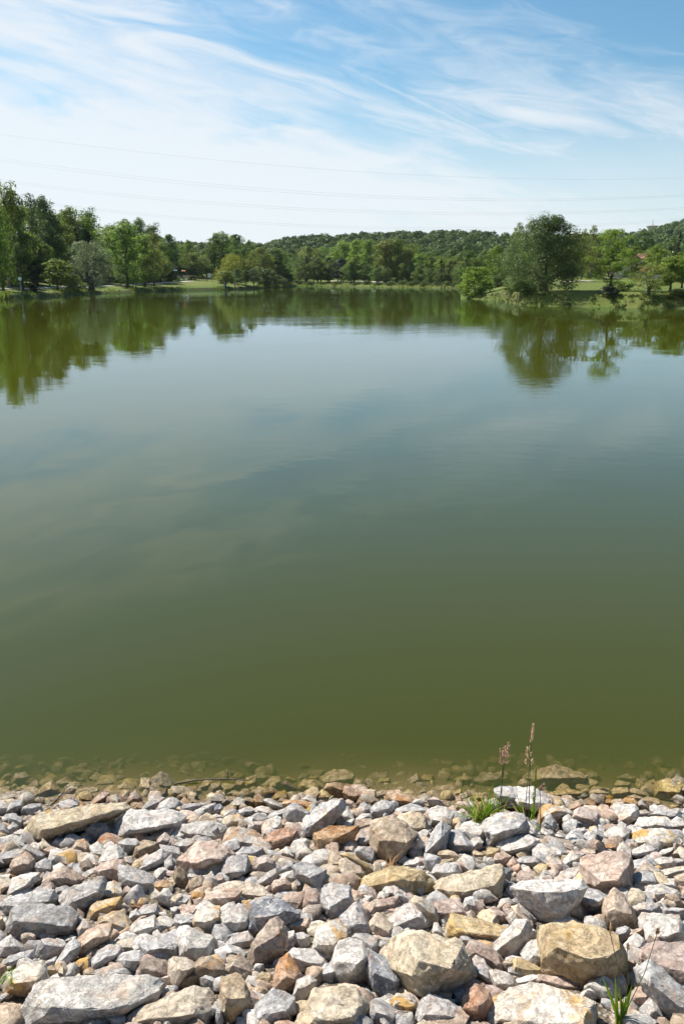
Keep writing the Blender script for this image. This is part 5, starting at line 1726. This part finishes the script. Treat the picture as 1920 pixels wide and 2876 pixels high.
# twigs lying in the shallows
def water_pt(px, py, z=0.012):
    d = ray(px, py); return Vector((0, 0, CAMZ)) + d * ((z - CAMZ) / d.z)
pts = [water_pt(488, 2202), water_pt(560, 2190), (water_pt(640, 2188)), water_pt(700, 2191), water_pt(714, 2181, .03)]
t = empty('dead_twig', pts[0]); q0 = pts[0]
stalk(t, [p - q0 for p in pts], .006, M_twig)
stalk(t, [pts[2] - q0, at_depth(640, 2165, pts[2].y) - q0, at_depth(646, 2157, pts[2].y) - q0], .0028, M_twig, 'branch')
for x, y in ((628, 2163), (652, 2170), (632, 2174)):
    stalk(t, [at_depth(640, 2172, pts[2].y) - q0, at_depth(x, y, pts[2].y) - q0], .002, M_twig, 'branch')
tag(t, 'dark dead twig lying in the shallows with a small upright branch', 'twig')
b = bank_pt(140, 2264, .03); t = empty('budding_stem', b)
for x, y in ((192, 2206), (202, 2212), (188, 2215), (170, 2232)):
    q = at_depth(x, y, b.y + .06) - b
    stalk(t, [(0, 0, 0), q * .5 + Vector((0, 0, -.01)), q], .0028, M_twig)
    MB().lathe([(.001, -.006), (.006, 0), (.001, .006)], q, 8).build('bud', M_bud, t)
tag(t, 'thin stem with tiny white buds leaning over the water at the left', 'plant')
# ------------------------------------------------------------------ buildings and small things far off
M_wall = plain('render_wall', (0.50, 0.44, 0.36), 0.9, 0.08, 1.5)
M_tile = plain('roof_tile', (0.27, 0.135, 0.085), 0.85, 0.25, 3.0)
M_tile2 = plain('orange_roof_tile', (0.42, 0.16, 0.09), 0.85, 0.2, 3.0)
M_glass = plain('dark_glass', (0.03, 0.035, 0.04), 0.15, 0.1)
M_conc = plain('concrete', (0.33, 0.31, 0.30), 0.9, 0.08, 0.3)
M_white = plain('white_paint', (0.78, 0.78, 0.76), 0.5, 0.04)
M_blue = plain('dark_blue_paint', (0.03, 0.05, 0.11), 0.3, 0.1)
M_tyre = plain('black_rubber', (0.02, 0.02, 0.02), 0.8, 0.1)
M_steel = plain('grey_metal', (0.30, 0.31, 0.32), 0.5, 0.1, metal=0.6)
M_wood = plain('brown_wood', (0.10, 0.06, 0.035), 0.85, 0.3, 4.0)
M_orange = plain('orange_panel', (0.50, 0.13, 0.05), 0.5, 0.08)
M_stone = plain('wall_stone', (0.48, 0.43, 0.37), 0.9, 0.25, 1.5)
DOWN = 0
def facing(px, D):
    b = column(px, D); return b, math.atan2(-b.x, b.y)      # z turn that makes local -Y look at the camera

def house(px, D, z_eave, w, dpt, h, roof_h, rz, mt, label, nwin=3):
    b, a = facing(px, D)
    root = empty('house', (b.x, b.y, z_eave - h), a + rz)
    MB().box((0, 0, h / 2), (w, dpt, h)).build('wall', M_wall, root)
    # two roof slopes with real thickness, ridge along x, tiled in rows
    ov, n = 0.5, max(5, int(dpt / 1.1))
    for s in (-1, 1):
        rf = MB()
        e, rdg = Vector((0, s * (dpt / 2 + ov), h - 0.12)), Vector((0, 0, h + roof_h))
        nn = Vector((0, s * roof_h, dpt / 2 + ov)).normalized()
        m = (e + rdg) / 2; L = (rdg - e).length
        rf.box(m, (w + 2 * ov, L, 0.14), tilt=('X', -s * math.atan2(roof_h + .12, dpt / 2 + ov)))
        slope = rf.build('roof', mt, root)
        rows = MB()
        for i in range(n):
            p = e.lerp(rdg, (i + .5) / n) + nn * 0.12
            rows.box(p, (w + 2 * ov - .1, L / n * .92, 0.10), tilt=('X', -s * math.atan2(roof_h + .12, dpt / 2 + ov) - s * -0.05))
        ro = rows.build('tile_rows', mt, slope); ro['kind'] = 'stuff'
    ch = MB().box((w * .25, dpt * .12, h + roof_h * .9), (0.7, 0.6, 1.6)).box((w * .25, dpt * .12, h + roof_h * .9 + .86), (0.85, 0.75, .12))
    ch.build('chimney', M_wall, root)
    for i in range(nwin):
        x = (i - (nwin - 1) / 2) * w / nwin
        fr = MB()
        for q, sz in (((x - .55, -dpt / 2 - .03, h * .55), (.1, .1, 1.3)), ((x + .55, -dpt / 2 - .03, h * .55), (.1, .1, 1.3)),
                      ((x, -dpt / 2 - .03, h * .55 + .65), (1.2, .1, .1)), ((x, -dpt / 2 - .03, h * .55 - .65), (1.2, .1, .1)), ((x, -dpt / 2 - .03, h * .55), (.07, .08, 1.2))):
            fr.box(q, sz)
        win = fr.build('window', M_white, root)
        MB().box((x, -dpt / 2 - .015, h * .55), (1.0, .03, 1.2)).build('pane', M_glass, win)
    d = MB().box((w * .44, -dpt / 2 - .03, 1.05), (.95, .08, 2.1)).build('door', M_wood, root)
    MB().box((w * .44 + .35, -dpt / 2 - .09, 1.05), (.05, .06, .14)).build('handle', M_steel, d)
    tag(root, label, 'house')
    return root
house(1893, 265, top_z(1893, 706, 265), 3.6, 6, 4.2, 2.2, 0.5, M_tile, 'house with a brown tiled roof beside the dark cypress', 2)
house(1802, 215, top_z(1802, 727, 215), 3.2, 4.0, 4.0, 1.2, -0.3, M_tile, 'half hidden house with a grey brown roof above the orange roof', 2)
house(1806, 186, top_z(1806, 763, 186), 4.6, 4, 2.6, 0.95, 0.15, M_tile2, 'low house with an orange roof behind the many stemmed tree', 3)

# water tower: a wide cup on a stem, with an antenna
D = 1100; b = column(1816, D)
zt = top_z(1816, 636, D); zc = top_z(1816, 655, D); wr = 14.6 * D * CP / FPX
t = empty('water_tower', (b.x, b.y, b.z))
MB().lathe([(wr * .32, 0), (wr * .3, (zc - b.z)), ], n=24).build('stem', M_conc, t, smooth=True, sharp=R_(30))
MB().lathe([(wr * .3, zc - b.z - .02), (wr * .42, zc - b.z + 1.0), (wr * .98, zt - b.z - .6), (wr, zt - b.z)], n=32).build('tank', M_conc, t, sharp=R_(30))
MB().lathe([(wr * 1.03, zt - b.z + .02), (wr * 1.03, zt - b.z + .5), (wr * .14, zt - b.z + 1.9), (wr * .1, zt - b.z + 2.6)], n=32).build('roof', M_conc, t, sharp=R_(30))
za = top_z(1816, 616, D) - b.z
an = MB().tube([(0, 0, zt - b.z + 2.4), (0, 0, za)], [.28, .14], 8)
for k in range(3): an.box((0, 0, zt - b.z + 4.5 + 1.3 * k), (1.6 - .3 * k, .2, .2), k * 1.1)
an.build('antenna', M_steel, t)
tag(t, 'concrete water tower with a flared cup and antenna on the ridge', 'water tower')

# vehicles behind the right lawn
def wheels(root, xs_, y, r):
    for x in xs_:
        for s in (-1, 1):
            w = MB().tube([(x, s * y - .1, r), (x, s * y + .1, r)], r, 16).build('wheel', M_tyre, root)
            MB().tube([(x, s * (y + .005) - .105, r), (x, s * (y + .005) + .105, r)], r * .55, 12).build('rim', M_steel, w)
def extrude(prof, y0, y1):
    n = len(prof); mb = MB()
    mb.add([(x, y0, z) for x, z in prof] + [(x, y1, z) for x, z in prof],
           [tuple(range(n)), tuple(range(2 * n - 1, n - 1, -1))] + [(i, i + n, (i + 1) % n + n, (i + 1) % n) for i in range(n)])
    return mb
b, a = facing(1762, 172)
v = empty('parked_van', (b.x, b.y, b.z), a)
extrude([(-2.5, .35), (2.45, .35), (2.5, 1.0), (1.75, 1.2), (1.15, 2.15), (-2.4, 2.2), (-2.5, 1.9)], -.95, .95).build('body', M_white, v, sharp=R_(30))
for s in (-1, 1):
    extrude([(.45, 1.25), (1.6, 1.25), (1.08, 2.0), (.45, 2.0)], s * .955 - .01, s * .955 + .01).build('window', M_glass, v)
    MB().box((2.47, s * .65, .85), (.06, .35, .2)).build('headlight', M_steel, v)
MB().box((1.46, 0, 1.68), (.04, 1.6, .95), tilt=('Y', -.56)).build('windscreen', M_glass, v)
wheels(v, (-1.55, 1.6), .85, .34)
tag(v, 'white van parked between the acacia and the many stemmed tree', 'van')
b, a = facing(1781, 172)
v = empty('parked_car', (b.x, b.y, b.z), a + .3)
extrude([(-2.0, .3), (2.0, .3), (2.05, .75), (1.1, .95), (.4, 1.42), (-1.2, 1.45), (-1.95, 1.0)], -.85, .85).build('body', M_blue, v, sharp=R_(30))
for s in (-1, 1):
    extrude([(-1.1, .97), (.85, .97), (.35, 1.36), (-1.05, 1.38)], s * .855 - .01, s * .855 + .01).build('window', M_glass, v)
    MB().box((2.03, s * .6, .65), (.06, .3, .15)).build('headlight', M_white, v)
wheels(v, (-1.25, 1.3), .76, .31)
tag(v, 'dark blue car parked right of the white van', 'car')
# low pale stone wall behind the right lawn, stones laid in two courses
p0, p1 = column(1716, 158), column(1850, 158)
root = empty('stone_wall', p0)
dv = p1 - p0; L = math.hypot(dv.x, dv.y); an_ = math.atan2(dv.y, dv.x)
n = int(L / 0.62)
core = MB()
for i in range(n):
    q = dv * ((i + .5) / n); core.box((q.x, q.y, q.z + .33), (L / n + .02, .3, .66), an_)
core.build('mortar', M_conc, root)
wallstone = None
for i in range(n):
    for c in range(2):
        q = dv * ((i + .5 + .4 * (c % 2)) / n)
        if wallstone is None:
            s_ = MB().box((0, 0, 0), (L / n - .04, .42, .32), 0, .93); wallstone = s_.build('stone', M_stone, root).data; o = bpy.data.objects['stone']
        else:
            o = bpy.data.objects.new('stone', wallstone); col.objects.link(o); o.parent = root
        o.location = (q.x, q.y, q.z + .18 + c * .35); o.rotation_euler = (rng.uniform(-.04, .04), rng.uniform(-.04, .04), an_ + rng.uniform(-.05, .05))
        o.scale = (1, rng.uniform(.92, 1.1), rng.uniform(.9, 1.06))
tag(root, 'low pale stone wall at the back of the right lawn', 'wall')

# ------------------------------------------------------------------ people (small in the photo)
M_skin = plain('skin', (0.48, 0.30, 0.22), 0.6, 0.05)
M_hair = plain('dark_hair', (0.03, 0.02, 0.015), 0.6, 0.2)
def cloth(name, c): return plain(name, c, 0.85, 0.1, 12)
def person(px, D, label, shirt, legs, face=0.0, sit=False, hgt=1.7, at=None, stride=0.12):
    b, a = facing(px, D)
    if at is not None: b = at
    root = empty('person', (b.x, b.y, b.z), a + face)
    k = hgt / 1.7
    V = lambda *p: Vector(p) * k
    hip = V(0, 0, .92) if not sit else V(0, 0, .22)
    up = Vector((0, 0, 1))
    nodes = {'pelvis': (hip, .13), 'waist': (hip + V(0, 0, .2), .115), 'chest': (hip + V(0, 0, .42), .135), 'neck': (hip + V(0, 0, .57), .055),
             'head': (hip + V(0, -.01, .69), .085), 'crown': (hip + V(0, 0, .78), .075)}
    E = [('pelvis', 'waist'), ('waist', 'chest'), ('chest', 'neck'), ('neck', 'head'), ('head', 'crown')]
    for s, n in ((-1, 'a'), (1, 'b')):
        st = stride * s
        if sit: kn, an, to = hip + V(s * .12, -.4, .22), hip + V(s * .12, -.55, -.14), hip + V(s * .12, -.72, -.17)
        else: kn, an, to = V(s * .1, -st - .03, .5), V(s * .1, -st * 2 + .05, .09), V(s * .1, -st * 2 - .13, .04)
        nodes.update({'hip' + n: (hip + V(s * .1, 0, -.04), .09), 'knee' + n: (kn, .058), 'ankle' + n: (an, .042), 'toe' + n: (to, .035),
                      'sh' + n: (hip + V(s * .19, 0, .5), .055), 'el' + n: (hip + V(s * .25, .04 + st * .3, .22), .042),
                      'wr' + n: (hip + V(s * .23, -.14 + st * .5, .0 if not sit else .12), .03), 'hand' + n: (hip + V(s * .22, -.18 + st * .5, -.09 if not sit else .08), .036)})
        E += [('pelvis', 'hip' + n), ('hip' + n, 'knee' + n), ('knee' + n, 'ankle' + n), ('ankle' + n, 'toe' + n), ('chest', 'sh' + n), ('sh' + n, 'el' + n), ('el' + n, 'wr' + n), ('wr' + n, 'hand' + n)]
    keys = list(nodes)
    me = bpy.data.meshes.new('body'); me.from_pydata([nodes[q][0] for q in keys], [(keys.index(p), keys.index(q)) for p, q in E], []); me.materials.append(M_skin)
    o = bpy.data.objects.new('body', me); col.objects.link(o); o.parent = root
    md = o.modifiers.new('skin', 'SKIN'); md.use_smooth_shade = True
    for i, q in enumerate(keys):
        me.skin_vertices[0].data[i].radius = (nodes[q][1] * k, nodes[q][1] * k)
    me.skin_vertices[0].data[0].use_root = True
    o.modifiers.new('sub', 'SUBSURF').levels = 1
    N = lambda q: nodes[q][0]
    sh = MB().tube([N('pelvis') + V(0, 0, .02), N('waist'), N('chest'), N('chest') + V(0, 0, .1)], [.165 * k, .15 * k, .175 * k, .1 * k], 10)
    tr = MB().tube([N('pelvis') - V(0, 0, .06), N('pelvis') + V(0, 0, .1)], [.15 * k, .155 * k], 10)
    for n in 'ab':
        sh.tube([N('sh' + n), N('el' + n)], [.075 * k, .06 * k], 8)
        tr.tube([N('hip' + n), N('knee' + n), N('ankle' + n)], [.11 * k, .08 * k, .06 * k], 8)
    sh.build('shirt', shirt, root, smooth=True); tr.build('trousers', legs, root, smooth=True)
    MB().lathe([(.03 * k, -.09 * k), (.092 * k, -.05 * k), (.1 * k, .02 * k), (.07 * k, .09 * k), (.02 * k, .11 * k)], N('head') + V(0, .03, .03), 10).build('hair', M_hair, root, smooth=True)
    tag(root, label, 'person')
C_navy, C_pink, C_white, C_red, C_grey, C_blue = cloth('navy_cloth', (.02, .025, .06)), cloth('pink_cloth', (.55, .2, .22)), cloth('white_cloth', (.7, .7, .7)), cloth('red_cloth', (.42, .05, .04)), cloth('grey_cloth', (.18, .18, .19)), cloth('blue_cloth', (.12, .24, .5))
def gp(px, py): return on_ground(px, py)
g = gp(31, 810); person(31, 0, 'walker in dark clothes on the path at the far left', C_navy, C_navy, 1.2, at=g, hgt=1.75)
g = gp(26, 810.5); person(26, 0, 'walker in a pale pink top beside the walker in dark clothes', C_pink, C_grey, 1.2, at=g, hgt=1.62)
g = gp(525, 789.5); person(525, 0, 'person in a pink top and pale trousers standing before the playground', C_pink, C_white, .4, at=g)
g = gp(517, 788); person(517, 0, 'person in white at the foot of the playground tower', C_white, C_grey, -.5, at=g, hgt=1.6)
g = gp(660, 806); person(660, 0, 'person in red sitting on the grass right of the yellow willow', C_red, C_grey, .2, sit=True, at=g, hgt=1.75)
g = gp(630, 806.5); person(630, 0, 'person in pale blue sitting at the foot of the small olive tree', C_blue, C_white, -.2, sit=True, at=g)

# ------------------------------------------------------------------ playground, information board, fence, lamp
b = gp(505, 786); a = math.atan2(-b.x, b.y)
t = empty('playground_tower', b, a)
for x, rm, hh in ((-1.9, M_white, 4.6), (1.9, M_orange, 4.4)):
    for sx in (-.6, .6):
        for sy in (-.6, .6):
            MB().box((x + sx, sy, hh / 2 - .25), (.12, .12, hh - .5)).build('post', M_wood, t)
    MB().box((x, 0, 1.5), (1.4, 1.4, .1)).build('platform', M_wood, t)
    r = MB()
    r.add([(x - .9, -.9, hh - .5), (x + .9, -.9, hh - .5), (x + .9, .9, hh - .5), (x - .9, .9, hh - .5), (x - .9, 0, hh), (x + .9, 0, hh)],
          [(3, 2, 1, 0), (0, 1, 5, 4), (2, 3, 4, 5), (1, 2, 5), (3, 0, 4)])
    r.build('roof', rm, t)
    MB().box((x, -.64, 1.95), (1.2, .06, .75)).build('panel', M_orange, t)
    MB().box((x, -.62, .8), (.9, .06, 1.1)).build('climbing_panel', M_white if x > 0 else M_orange, t)
br = MB().box((0, 0, 1.5), (2.5, .7, .08))
for s in (-.35, .35): br.tube([(-1.25, s, 2.2), (1.25, s, 2.2)], .03, 6)
br.build('bridge', M_white, t)
sl = MB()
for i in range(6):
    sl.box((-.2 - 0 + .0, -.9 - .32 * i, 1.5 - .25 * i), (.6, .42, .06), tilt=('X', .66))
sl.build('slide', M_steel, t)
t.scale = (.6, .6, .6)
tag(t, 'playground tower with a white and an orange roof on the lawn', 'playground')
b = gp(589, 789.5); a = math.atan2(-b.x, b.y)
t = empty('notice_board', b, a)
for s in (-.55, .55): MB().box((s, 0, 1.1), (.12, .12, 2.2)).build('post', M_wood, t)
MB().box((0, -.08, 1.55), (1.0, .05, 1.1)).build('panel', M_white, t)
MB().box((0, -.02, 2.25), (1.4, .35, .08)).build('top_rail', M_wood, t)
tag(t, 'white notice board on two posts right of the playground', 'notice board')
b0, b1 = gp(547, 788.5), gp(582, 789.5)
t = empty('wooden_fence', b0)
dv = b1 - b0
for i in range(8):
    q = dv * (i / 7); MB().box((q.x, q.y, q.z + .55), (.16, .16, 1.3)).build('post', M_wood, t)
for zz in (.55, 1.0): MB().tube([(0, -.1, zz), (dv.x, dv.y - .1, dv.z + zz)], .06, 6).build('rail', M_wood, t)
tag(t, 'low brown post fence between the playground and the notice board', 'fence')
b = column(600, Rp(600, 46)); t = empty('log', b, .2)
MB().tube([(-2.4, 0, .3), (0, .1, .36), (2.3, 0, .3)], [.3, .33, .26], 10).build('bark', M_wood, t)
tag(t, 'fallen dark log lying at the back of the lawn', 'log')
b = column(56, Rp(56, 5)); t = empty('street_lamp', b)
zt = top_z(56, 783, math.hypot(b.x, b.y)) - b.z
MB().tube([(0, 0, -.2), (0, 0, .5), (0, 0, zt - .3)], [.1, .07, .045], 8).build('post', M_steel, t)
MB().lathe([(.06, zt - .3), (.2, zt - .18), (.27, zt), (.2, zt + .18), (.05, zt + .27)], n=14).build('lamp_globe', M_white, t, smooth=True)
tag(t, 'lamp post with a white globe on the left shore', 'street lamp')

# ------------------------------------------------------------------ power lines crossing the valley
M_cable = plain('aluminium_cable', (0.22, 0.23, 0.25), 0.5, 0.05)
CAB = [('single faint cable, topmost of the power lines', [(0, 308), (320, 348), (700, 385), (1040, 405), (1568, 408)]),
       ('upper cable of the highest pair of power lines', [(0, 363), (250, 396), (500, 424), (900, 450), (1250, 456), (1568, 447)]),
       ('lower cable of the highest pair of power lines', [(0, 369), (250, 402), (500, 430), (900, 455), (1250, 460), (1568, 450)]),
       ('upper cable of the middle pair of power lines', [(-60, 405), (80, 419), (300, 447), (500, 467), (900, 484), (1250, 487), (1568, 476)]),
       ('lower cable of the middle pair of power lines', [(-60, 410), (80, 424), (300, 452), (500, 472), (900, 489), (1250, 491), (1568, 480)]),
       ('upper cable of the lowest pair of power lines', [(150, 470), (300, 487), (600, 511), (900, 520), (1160, 521), (1400, 513), (1568, 501)]),
       ('lower cable of the lowest pair of power lines', [(150, 474), (300, 491), (600, 515), (900, 524), (1160, 525), (1400, 517), (1568, 505)])]
for label, pts in CAB:
    px_, py_ = [p[0] * 1.2245 for p in pts], [p[1] * 1.2245 for p in pts]
    cf = np.polyfit(px_, py_, 3)
    P = []
    for i in range(61):
        x = -500 + 2900 * i / 60
        xx = min(max(x, px_[0] - 200), px_[-1] + 200)
        d = ray(x, float(np.polyval(cf, xx)) + (x - xx) * float(np.polyval(np.polyder(cf), xx)))
        P.append(Vector((0, 0, CAMZ)) + d * (250 / d.y))
    o = MB().tube(P, 0.0125, 5).build('power_cable', M_cable, smooth=True)
    tag(o, label, 'cable', 'power lines across the valley')

# ------------------------------------------------------------------ summer haze over the valley
m, t, out = new_mat('haze')
pv = t.n('ShaderNodeVolumePrincipled', {'Color': (0.80, 0.88, 1.0, 1), 'Density': 0.00005, 'Anisotropy': 0.2})
t.link(pv.outputs[0], out.inputs['Volume'])
o = MB().box((0, 900, 52), (6400, 6400, 112)).build('haze', m)
tag(o, 'thin summer haze over the lake and hills', kind='stuff')
